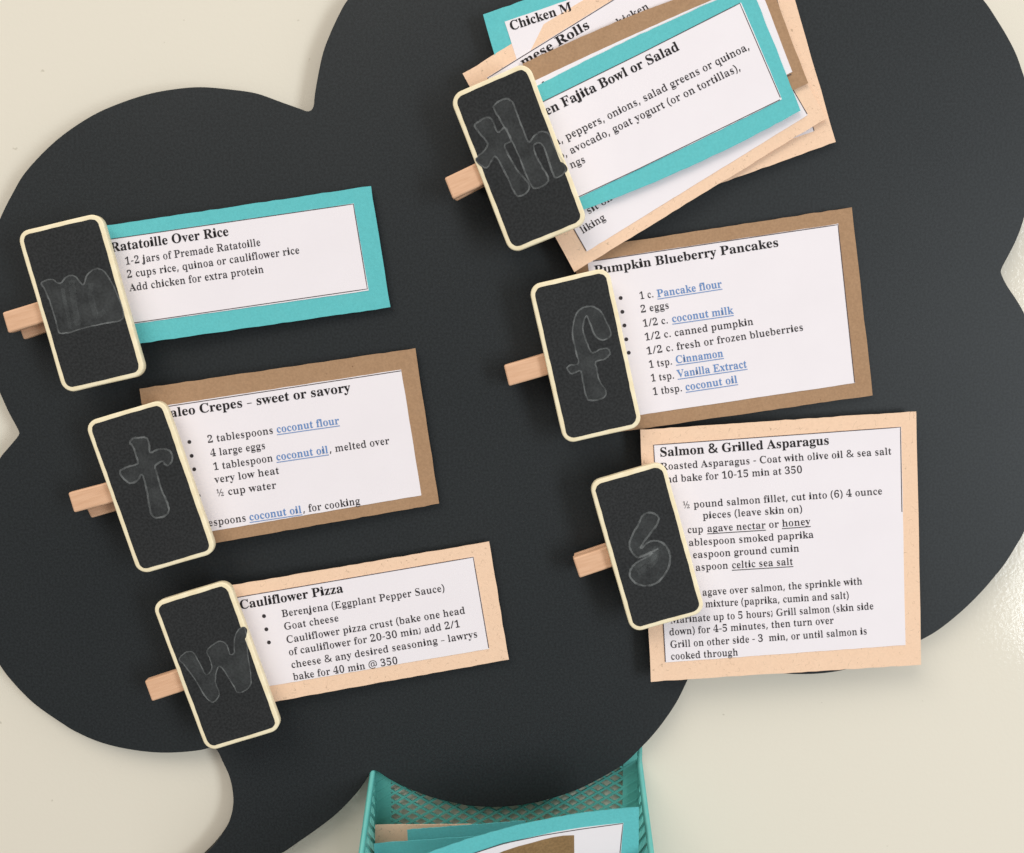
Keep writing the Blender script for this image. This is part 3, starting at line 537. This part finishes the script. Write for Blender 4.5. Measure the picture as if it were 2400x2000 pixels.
# the fanned pile under the th clip, back to front
card('turquoise recipe card headed Chicken, rearmost at the upper left of the fanned pile', 'teal',
     [(1132.3, 34.9), (1699, -168)], [(1226, 358), (1795, 155)], 15.2, 11.2,
     paper=([(1182.9, 51.4), (1680, -120)], [(1262, 300), (1770, 130)]),
     heading=[("Chicken M", (1197.7, 72.3), (1343, 24.5), 25)])
card('plain edged peach recipe card poking out lowest at the right of the fanned pile', 'peach',
     [(1278, 132), (1843, -71)], [(1393, 536), (1958.6, 332.9)], 14.4, 10.2,
     paper=([(1320, 150), (1812, -27)], [(1415, 482), (1908, 307.5)]),
     rules=[[(1813.5, -26), (1908, 307)]])
card('slanting peach recipe card headed Vietnamese Rolls, second layer of the fanned pile', 'peach',
     [(1084.3, 173.4), (1678, -190)], [(1347.1, 637.7), (1937, 277.5)], 16.0, 11.8,
     paper=([(1141, 182), (1659, -138)], [(1374.9, 590), (1893, 270)]),
     rules=[[(1374, 588), (1143, 183), (1658, -136), (1892, 268)]],
     heading=[("mese Rolls", (1226, 157), (1384.5, 64.5), 25)],
     text=[("chicken", (1438, 68), (1522.9, 20), 20), ("sit on", (1379, 503), (1437, 468), 20), ("liking", (1365.7, 548.6), (1421, 514.3), 20)])
card('brown kraft recipe card just behind the front turquoise card of the fanned pile', 'kraft',
     [(1225, 150), (1480, 37), (1792, -73)], [(1327, 416), (1600, 318), (1893.7, 195.1)], 16.7, 12.9,
     paper=([(1240, 196), (1475, 86), (1776, -45)], [(1320, 400), (1590, 292), (1856.6, 168.6)]),
     rules=[[(1560, 304), (1720, 236), (1855, 174)]],
     marks=[[(1271, 196), (1275, 192)], [(1343, 163), (1352, 159)]])
card('front turquoise recipe card headed Fajita Bowl or Salad, top of the fanned pile', 'teal',
     [(1222, 221), (1500, 81.4), (1760, -34)], [(1335, 503), (1596, 400), (1876.6, 259.4)], 17.4, 14.0,
     paper=([(1236, 256), (1500, 125.7), (1737.1, 6.3)], [(1325, 478), (1500, 395.7), (1832.9, 232.9)]),
     rules=[[(1238, 256), (1500, 126.6), (1734, 8), (1829, 229)], [(1330, 474), (1500, 394.5), (1828, 234)]],
     heading=[("en Fajita Bowl or Salad", (1281.5, 271.5), (1594, 116.5), 26, "Chick")],
     text=[("peppers, onions, salad greens or quinoa,", (1328.6, 329.5), (1759, 114.5), 20.5, "Chicken, "), ("avocado, goat yogurt (or on tortillas),", (1338.6, 361.8), (1738, 163.5), 20.5, "tomato, "),
           ("ngs", (1338.6, 395.7), (1374.3, 380), 20.5)])

# ------------------------------------------------------------------ chalkboard clips
CLIPS = 'chalkboard clips pinned in two columns on the speech bubble'
def rounded_rect(a, b, r, k=7):
    pts = []
    for cx, cy, a0 in ((a - r, b - r, 0), (-a + r, b - r, 90), (-a + r, -b + r, 180), (a - r, -b + r, 270)):
        for i in range(k + 1):
            t = R(a0 + 90 * i / k); pts.append((cx + r * math.cos(t), cy + r * math.sin(t)))
    # extra points along the long sides so that the edge can waver like hand cut wood
    out = []
    for p, q in zip(pts, pts[1:] + pts[:1]):
        n = max(1, int(math.dist(p, q) / 0.0025))
        out += [(p[0] + (q[0] - p[0]) * i / n, p[1] + (q[1] - p[1]) * i / n) for i in range(n)]
    return out
def bar_box(A, B, along, length, thick, mat, name, parent, inv, bev=0.6, taper=0.0):
    """a bevelled wooden bar: A, B the near end's front corners (world), running in direction along"""
    me = bpy.data.meshes.new(name); bm = bmesh.new()
    nrm = (B - A).cross(along).normalized()
    if nrm.y > 0: nrm = -nrm
    c = [A, B, B + along * length, A + along * length]
    top = [bm.verts.new(p) for p in c]; bot = [bm.verts.new(p - nrm * thick * MM) for p in c]
    bm.faces.new(top); bm.faces.new(bot[::-1])
    for i in range(4): bm.faces.new((top[i], bot[i], bot[(i + 1) % 4], top[(i + 1) % 4]))
    bmesh.ops.recalc_face_normals(bm, faces=bm.faces)
    bmesh.ops.bevel(bm, geom=list(bm.edges), offset=bev * MM, segments=2, affect='EDGES', profile=0.5)
    # grain runs along the bar: store the mesh in the clip's own axes
    bm.transform(inv); bm.to_mesh(me); bm.free(); me.materials.append(mat)
    return new_obj(name, me, parent)

def clip(label, corners, hl, hr, strokes, jaw, back=None, smudges=(), fills=None, fill_gain=1.0):
    TL, TR, BR, BL = corners
    p = [at(*TL, hl), at(*TR, hr), at(*BR, hr), at(*BL, hl)]
    c = sum(p, Vector()) / 4
    ex = ((p[1] - p[0]) + (p[2] - p[3])).normalized()
    ey = ((p[0] - p[3]) + (p[1] - p[2])); ey = (ey - ex * ey.dot(ex)).normalized()
    ez = ex.cross(ey)
    a = ((p[1] - p[0]).length + (p[2] - p[3]).length) / 4; b = ((p[0] - p[3]).length + (p[1] - p[2]).length) / 4
    mat4 = Matrix((ex, ey, ez)).transposed().to_4x4(); mat4.translation = c
    inv = mat4.inverted()
    root = thing('chalkboard_clip', c, label, 'clip', CLIPS, mat4.to_euler())
    rnd = random.Random(label)
    # wooden plaque with a rounded cream rim
    base = rounded_rect(a, b, 4.3 * MM); n = len(base)
    ph = [rnd.uniform(0, 6.3) for _ in range(4)]
    wob = [0.045 * MM * (math.sin(i * 0.31 + ph[0]) + 0.7 * math.sin(i * 0.83 + ph[1])) for i in range(n)]
    nn = normals2d(base)
    prof = [(2.0, 0.0), (0.5, 0.0), (0.22, -0.06), (0.06, -0.24), (0.0, -0.5), (0.0, -2.5), (0.3, -2.9)]
    V = []; F = []
    for ins, z in prof:
        for i in range(n):
            d = -ins * MM + wob[i]
            V.append(Vector((base[i][0] + nn[i][0] * d, base[i][1] + nn[i][1] * d, z * MM)))
    for k in range(len(prof) - 1):
        for i in range(n):
            j = (i + 1) % n; F.append((k * n + i, k * n + j, (k + 1) * n + j, (k + 1) * n + i))
    F.append(tuple(range(n))[::-1]); F.append(tuple((len(prof) - 1) * n + i for i in range(n)))
    mesh_obj('plaque', V, F, M['cream'], root, smooth=True)
    # painted slate face with a hand painted edge
    face = rounded_rect(a - 1.6 * MM, b - 1.6 * MM, 2.8 * MM); fn = normals2d(face); m = len(face)
    fw = [0.05 * MM * (math.sin(i * 0.9 + ph[2]) + 0.8 * math.sin(i * 2.3 + ph[3]) + rnd.uniform(-0.5, 0.5)) for i in range(m)]
    V = [Vector((x + q[0] * d, y + q[1] * d, 0.06 * MM)) for (x, y), q, d in zip(face, fn, fw)]
    F = [tuple(range(m))]
    loc = lambda x, y, z: inv @ at_plane(x, y, c, ez) + Vector((0, 0, z * MM))
    for s in smudges:
        sm = catmull(s, True, 4); k0 = len(V)
        V += [loc(x, y, 0.10) for x, y in sm]
        F += [tuple(k0 + i for i in t) for t in tessellate_polygon([[Vector((x, y, 0)) for x, y in sm]])]
    mesh_obj('slate_face', V, F, M['slate'], root)
    # chalk letter: a faint rubbed fill and a stronger outline stroke
    V = []; F = []; SLt = []
    for si, s in enumerate(strokes):
        closed = s[0] == 'c'; smear = s[0] == 'f'; pts = catmull(s[1], closed, 5); wd = s[2] if len(s) > 2 else 4.2
        if closed and (fills is None or si in fills):
            k0 = len(V); V += [loc(x, y, 0.14) for x, y in pts]
            for t in tessellate_polygon([[Vector((x, y, 0)) for x, y in pts]]): F.append(tuple(k0 + i for i in t)); SLt.append(1)
        nrm = normals2d(pts); q = len(pts); k0 = len(V)
        for i, ((x, y), nv) in enumerate(zip(pts, nrm)):
            if not closed and i == 0: nv = nrm[1]
            if not closed and i == q - 1: nv = nrm[-2]
            ww = wd * (0.75 + 0.4 * rnd.random()); jx, jy = rnd.uniform(-.5, .5), rnd.uniform(-.5, .5)
            z = 0.18 + 0.02 * si + 0.0004 * i
            V += [loc(x + jx + nv[0] * ww / 2, y + jy + nv[1] * ww / 2, z), loc(x + jx - nv[0] * ww / 2, y + jy - nv[1] * ww / 2, z)]
        for i in range(q if closed else q - 1):
            j = (i + 1) % q; F.append((k0 + 2 * i, k0 + 2 * i + 1, k0 + 2 * j + 1, k0 + 2 * j)); SLt.append(1 if smear else 0)
    mesh_obj('chalk_letter', V, F, None, root, mats=[M['chalk_line'], M['chalk_fill']], slots=SLt)
    # wooden clothespin behind the plaque
    hj = (hl + hr) / 2 - 3.1
    A, B, T = at(*jaw[0], hj), at(*jaw[1], hj), at(*jaw[2], hj)
    along = (T - A).normalized()
    bar_box(A, B, along, 35 * MM, 3.4, M['wood'], 'front_jaw', root, inv)
    if back:
        A2, B2, T2 = at(*back[0], hj - 5.0), at(*back[1], hj - 5.0), at(*back[2], hj - 3.6)
    else:
        A2, B2, T2 = A + Vector((0.6 * MM, 5.0 * MM, 0)), B + Vector((0.6 * MM, 5.0 * MM, 0)), T + Vector((0, 4.2 * MM, 0))
    al2 = (T2 - A2).normalized()
    bar_box(A2, B2, al2, 34 * MM, 2.2, M['wood'], 'back_jaw', root, inv)
    # round magnet that holds it on the board
    mc = (A2 + B2) / 2 + al2 * 13 * MM
    bm = bmesh.new(); bmesh.ops.create_cone(bm, cap_ends=True, segments=32, radius1=4.4 * MM, radius2=4.4 * MM, depth=1.8 * MM)
    bm.transform(Matrix.Translation(Vector((mc.x, -(HB + 0.95) * MM, mc.z))) @ Matrix.Rotation(R(90), 4, 'X'))
    bm.transform(inv); me = bpy.data.meshes.new('magnet'); bm.to_mesh(me); bm.free(); me.materials.append(M['magnet'])
    new_obj('magnet', me, root)

def z(ox, oy, sc, pts): return [(ox + x * sc, oy + y * sc) for x, y in pts]
K = 600 / 2100
clip('cream edged chalkboard clip lettered m on the turquoise Ratatoille card', [(44.7, 542.3), (239, 497), (338, 879), (143.5, 925)], 22.4, 22.0,
     [('c', z(0, 400, K, [(340,925),(430,893),(468,918),(500,925),(545,875),(585,860),(630,878),(682,938),(720,852),(790,806),(850,822),(900,890),(942,965),(1012,1212),(850,1255),(700,1290),(560,1330),(488,1330),(470,1270),(445,1180),(400,1045),(365,970)]), 3.6),
      ('f', z(0, 400, K, [(515,965),(530,1050),(560,1180),(580,1300)]), 9), ('f', z(0, 400, K, [(590,900),(605,1050),(640,1270)]), 16), ('f', z(0, 400, K, [(745,920),(755,1060),(800,1190),(860,1150)]), 14)],
     [(4.3, 732.9), (18.6, 781.4), (88.6, 707.1)], [(34, 737), (54.3, 796.6), (106, 712)])
clip('cream edged chalkboard clip lettered t on the brown Crepes card', [(207, 988), (389.5, 932.5), (502, 1297.5), (315.5, 1350.7)], 22.2, 21.8,
     [('c', z(0, 800, K, [(1068,832),(1090,800),(1150,790),(1200,791),(1222,825),(1235,912),(1290,890),(1365,885),(1405,912),(1415,970),(1380,1018),(1350,1005),(1340,985),(1275,1022),(1288,1080),(1320,1200),(1375,1330),(1385,1395),(1350,1435),(1275,1445),(1245,1420),(1225,1330),(1200,1200),(1165,1092),(1130,1140),(1075,1165),(1030,1140),(985,1070),(1050,1030),(1132,1000),(1115,930),(1092,860)]), 4.4)],
     [(158.6, 1155.7), (172.9, 1202.3), (245.7, 1132.9)], [(186, 1158), (212.9, 1215), (262, 1136)])
clip('cream edged chalkboard clip lettered w on the peach Pizza card', [(363, 1412), (541.5, 1357), (655, 1711), (477, 1765.5)], 22.2, 21.8,
     [('c', z(0, 1200, K, [(1470,1205),(1535,1148),(1580,1150),(1640,1240),(1695,1335),(1738,1285),(1725,1210),(1698,1140),(1740,1095),(1800,1060),(1840,1070),(1870,1110),(1892,1170),(1918,1160),(1925,1040),(1960,965),(2000,945),(2020,990),(2025,1070),(2035,1180),(2060,1350),(2055,1420),(2000,1470),(1950,1480),(1920,1430),(1800,1262),(1768,1390),(1800,1500),(1750,1558),(1700,1530),(1600,1370),(1500,1240)]), 2.8)],
     [(338, 1597), (355.7, 1644.9), (411.4, 1572.9)], [(362, 1600), (376, 1634), (430, 1578)],
     smudges=[z(0, 1200, K, [(1955,985),(1975,950),(2005,942),(2028,965),(2024,1000),(2010,1040),(1960,1040)])])
clip('cream edged chalkboard clip lettered th on the fanned pile of recipe cards', [(1048, 224), (1236, 146.5), (1380, 519.5), (1201, 597.3)], 23.6, 26.4,
     [('c', z(1000, 0, K, [(395,1030),(430,998),(480,968),(520,970),(545,1000),(585,1088),(642,1048),(668,1090),(690,1160),(640,1190),(660,1250),(740,1390),(845,1530),(810,1590),(750,1610),(715,1570),(650,1430),(560,1285),(530,1325),(492,1378),(440,1355),(402,1310),(470,1240),(502,1185),(440,1100)]), 4.2),
      ('c', z(1000, 0, K, [(550,880),(570,850),(610,825),(662,812),(702,838),(740,930),(790,1060),(842,1168),(880,1120),(940,1082),(1000,1098),(1040,1190),(1140,1400),(1060,1460),(1030,1410),(938,1178),(882,1192),(892,1262),(940,1360),(1000,1480),(950,1530),(880,1545),(840,1490),(760,1290),(680,1120),(600,980)]), 4.2)],
     [(1041.4, 417.1), (1061.4, 467.1), (1110, 384.3)],
     smudges=[z(1000, 0, K, [(400,1308),(432,1278),(500,1215),(565,1285),(498,1388),(440,1362)]), z(1000, 0, K, [(1090,1330),(1130,1345),(1155,1385),(1148,1408),(1112,1425),(1085,1400)])])
K2 = 920 / 2100
clip('cream edged chalkboard clip lettered f on the brown Pumpkin card', [(1234.3, 668.7), (1422, 628), (1510.5, 997), (1326.5, 1042.5)], 21.0, 20.8,
     [('c', z(1160, 460, K2, [(440,622),(465,600),(510,590),(560,610),(590,660),(620,745),(575,770),(540,752),(512,690),(490,640),(470,700),(490,780),(522,838),(560,820),(602,815),(615,840),(590,870),(540,887),(545,930),(560,990),(595,1050),(578,1080),(500,1090),(485,1060),(470,990),(456,936),(410,950),(385,920),(400,905),(445,896),(435,840),(415,740),(425,660)]), 3.8)],
     [(1180.6, 856.5), (1192.9, 905.5), (1265.1, 832.4)])
clip('cream edged chalkboard clip lettered s on the tall Salmon card', [(1376, 1131), (1553.3, 1082), (1658, 1433.5), (1483.5, 1484)], 22.0, 22.0,
     [('c', z(1300, 1000, K, [(720,732),(760,708),(820,715),(852,745),(840,800),(790,870),(722,960),(706,1000),(762,952),(830,936),(900,965),(942,1040),(940,1130),(890,1230),(820,1290),(740,1304),(660,1280),(615,1222),(630,1160),(690,1102),(745,1075),(800,1038),(745,1056),(690,1074),(640,1040),(612,975),(632,900),(680,812)]), 4.6),
      ('o', z(1300, 1000, K, [(690,1070),(780,1035),(850,1000)]), 4.5), ('f', z(1300, 1000, K, [(650,1160),(720,1110),(800,1075),(835,985)]), 17), ('f', z(1300, 1000, K, [(680,1200),(750,1160),(810,1110),(830,1040)]), 15), ('f', z(1300, 1000, K, [(690,1000),(745,960),(770,930)]), 8)],
     [(1342.9, 1308.6), (1358.6, 1355.7), (1418.6, 1282.9)])

# ------------------------------------------------------------------ wire mesh basket
XL, XR = -55.6 * MM, 51.4 * MM
z_top = at(1502, 1781, 2).z
def rim_point(px, py, X):
    d = ray(px, py); q = CAM + d * (X / d.x); return -q.y / MM, q.z
h1, z1 = rim_point(1527, 2000, XR)
h2, z2 = rim_point(853, 2000, XL)
hr, zr = (h1 + h2) / 2, (z1 + z2) / 2
slope = (zr - z_top) / (hr - 2)
H_FRONT = 78.0; z_front = z_top + slope * (H_FRONT - 2); z_bot = at(1200, 2300, 14).z - 0.0012
bc = Vector(((XL + XR) / 2, -2 * MM, z_bot))
basket = thing('wire_basket', bc, 'turquoise metal mesh basket hanging on the wall below the speech bubble', 'basket')
def clip_seg(p, q, poly):
    """clip a 2d segment to a convex counter-clockwise polygon"""
    t0, t1 = 0.0, 1.0; d = (q[0] - p[0], q[1] - p[1])
    for a, b in zip(poly, poly[1:] + poly[:1]):
        nx, ny = -(b[1] - a[1]), b[0] - a[0]
        num = nx * (p[0] - a[0]) + ny * (p[1] - a[1]); den = nx * d[0] + ny * d[1]
        if abs(den) < 1e-12:
            if num < 0: return None
            continue
        t = -num / den
        if den > 0: t0 = max(t0, t)
        else: t1 = min(t1, t)
        if t0 >= t1: return None
    return (p[0] + d[0] * t0, p[1] + d[1] * t0), (p[0] + d[0] * t1, p[1] + d[1] * t1)
class Boxes:
    def __init__(self): self.v = []; self.f = []
    def bar(self, p, q, w2, t, to3, off=0.0):
        l = math.dist(p, q)
        if l < 1e-6: return
        nx, ny = -(q[1] - p[1]) / l * w2 / 2, (q[0] - p[0]) / l * w2 / 2
        b = len(self.v)
        for o_ in (off + t / 2, off - t / 2):
            for e, s in ((p, 1), (q, 1), (q, -1), (p, -1)): self.v.append(to3(e[0] + nx * s, e[1] + ny * s, o_))
        self.f += [tuple(b + i for i in f) for f in ((0, 1, 2, 3), (7, 6, 5, 4), (0, 4, 5, 1), (1, 5, 6, 2), (2, 6, 7, 3), (3, 7, 4, 0))]
    def solid(self, poly, t, to3, off=0.0):
        b = len(self.v); n = len(poly)
        for o_ in (off + t / 2, off - t / 2): self.v += [to3(x, y, o_) for x, y in poly]
        self.f += [tuple(b + i for i in range(n)), tuple(b + n + i for i in reversed(range(n)))]
        self.f += [(b + i, b + n + i, b + n + (i + 1) % n, b + (i + 1) % n) for i in range(n)]
def lattice(bx, poly, cw, ch, wd, t, to3):
    xs = [p[0] for p in poly]; ys = [p[1] for p in poly]
    x0, x1, y0, y1 = min(xs), max(xs), min(ys), max(ys)
    sl = ch / cw; hgt = y1 - y0; span = hgt / sl
    k = -int(span / cw) - 2
    while x0 + k * cw < x1 + span:
        for sg in (1, -1):
            p = (x0 + k * cw, y0) if sg > 0 else (x0 + k * cw, y1)
            q = (p[0] + span, y1) if sg > 0 else (p[0] + span, y0)
            s = clip_seg(p, q, poly)
            if s: bx.bar(s[0], s[1], wd, t, to3, 0.00007 * sg)
        k += 1
# back panel, in x / z, 2 to 3 mm off the wall
zt = z_top + 0.012
to_back = lambda x, y, o_: Vector((x, -(2.6 * MM + o_), y))
bx = Boxes()
lattice(bx, [(XL, z_bot), (XR, z_bot), (XR, zt), (XL, zt)], 6.9 * MM, 4.2 * MM, 0.85 * MM, 0.7 * MM, to_back)
for xa, xb in ((XL, XL + 6.2 * MM), (XR - 6.2 * MM, XR)): bx.solid([(xa, z_bot), (xb, z_bot), (xb, zt), (xa, zt)], 0.5 * MM, to_back)
mesh_obj('back_panel', bx.v, bx.f, M['teal_metal'], basket, bc)
for X, sgn in ((XL, 1), (XR, -1)):
    bx = Boxes()
    to_side = lambda a_, b_, o_, X=X, sgn=sgn: Vector((X + sgn * o_, -a_, b_))
    pr = [(2 * MM, z_bot), (H_FRONT * MM, z_bot), (H_FRONT * MM, z_front), (2 * MM, z_top)]
    lattice(bx, pr, 6.0 * MM, 5.2 * MM, 1.0 * MM, 0.7 * MM, to_side)
    bx.solid([(2 * MM, z_bot), (8 * MM, z_bot), (8 * MM, z_top + slope * 6), (2 * MM, z_top)], 0.5 * MM, to_side)
    d_ = 4.0 * MM
    bx.solid([(2 * MM, z_top - d_), (H_FRONT * MM, z_front - d_), (H_FRONT * MM, z_front), (2 * MM, z_top)], 0.55 * MM, to_side)
    mesh_obj('side_panel', bx.v, bx.f, M['teal_metal'], basket, bc)
bx = Boxes(); to_front = lambda x, y, o_: Vector((x, -(H_FRONT * MM + o_), y))
lattice(bx, [(XL, z_bot), (XR, z_bot), (XR, z_front), (XL, z_front)], 6.9 * MM, 4.6 * MM, 1.0 * MM, 0.7 * MM, to_front)
mesh_obj('front_panel', bx.v, bx.f, M['teal_metal'], basket, bc)
bx = Boxes(); to_bot = lambda x, y, o_: Vector((x, -y, z_bot + o_))
lattice(bx, [(XL, 2 * MM), (XR, 2 * MM), (XR, H_FRONT * MM), (XL, H_FRONT * MM)], 6.9 * MM, 4.6 * MM, 1.0 * MM, 0.7 * MM, to_bot)
mesh_obj('bottom_panel', bx.v, bx.f, M['teal_metal'], basket, bc)
def tube(path, r, seg=12):
    V = []; F = []
    for i, p in enumerate(path):
        a = path[max(0, i - 1)]; b = path[min(len(path) - 1, i + 1)]
        t = (b - a).normalized(); u = t.orthogonal().normalized()
        if i: u = (pu - t * pu.dot(t)).normalized()
        pu = u; v = t.cross(u)
        V += [p + (u * math.cos(k * 2 * math.pi / seg) + v * math.sin(k * 2 * math.pi / seg)) * r for k in range(seg)]
        if i: F += [((i - 1) * seg + k, (i - 1) * seg + (k + 1) % seg, i * seg + (k + 1) % seg, i * seg + k) for k in range(seg)]
    F += [tuple(range(seg))[::-1], tuple((len(path) - 1) * seg + k for k in range(seg))]
    return V, F
rm = 1.15 * MM
V, F = tube([Vector((XL - .4 * MM, -2.4 * MM, zt)), Vector((XL - .4 * MM, -2.4 * MM, z_top)), Vector((XL - .4 * MM, -(H_FRONT - 2) * MM, z_front + .0006)), Vector((XL + 1.5 * MM, -H_FRONT * MM, z_front)),
             Vector((XR - 1.5 * MM, -H_FRONT * MM, z_front)), Vector((XR + .4 * MM, -(H_FRONT - 2) * MM, z_front + .0006)), Vector((XR + .4 * MM, -2.4 * MM, z_top)), Vector((XR + .4 * MM, -2.4 * MM, zt))], rm)
mesh_obj('rim', V, F, M['teal_metal'], basket, bc, smooth=True)

# cards standing in the basket
IN_BASKET = 'cards standing in the turquoise basket'
card('tan recipe card at the very back of the basket', 'peach', [(878.6, 1934), (1440, 1930)], [(884, 2300), (1430, 2296)], 12.0, 12.0, 1.0, -5.0, group=IN_BASKET)
card('dark turquoise recipe card in the basket, its corner on the tan card', 'teal', [(953.7, 1945.4), (1232, 1924)], [(975, 2300), (1252, 2280)], 16.0, 16.0, 1.0, -5.0, group=IN_BASKET)
card('turquoise recipe card touching the left of the basket, behind the curled card', 'teal', [(877, 1977.5), (1235, 1952)], [(880, 2300), (1240, 2280)], 21.0, 20.0, 1.0, -5.0, group=IN_BASKET)
root, pp, s, c = card('curled turquoise recipe card with brown picture, in front in the basket', 'teal',
     [(962, 2016), (1250, 1926.5), (1498, 1892)], [(985, 2330), (1255, 2310), (1490, 2300)], 37.0, 31.0, 1.2, -9.0, group=IN_BASKET,
     paper=([(1040, 2028), (1270.5, 1957), (1461.4, 1929.3)], [(1055, 2300), (1270, 2280), (1432, 2270)]),
     rules=[[(1042, 2029.5), (1111, 2000.5), (1180, 1977.5), (1270.5, 1958.6), (1361, 1944), (1460, 1930.5), (1452, 2010), (1434, 2260)]])
k = Pile()
poly = [(1100, 2040), (1140, 2013), (1180, 1995.5), (1215, 1984), (1248, 1975.5), (1272, 1968.5), (1296, 1963), (1320, 1959), (1345.6, 1958), (1346.5, 2080), (1346, 2200), (1230, 2225), (1120, 2250)]
poly = poly[:1] + poly[1:]
k.add(poly, [tuple(t) for t in tessellate_polygon([[Vector((x, y, 0)) for x, y in poly]])], s, 0.26)
k.build('printed_picture', M['picture'], pp, c)
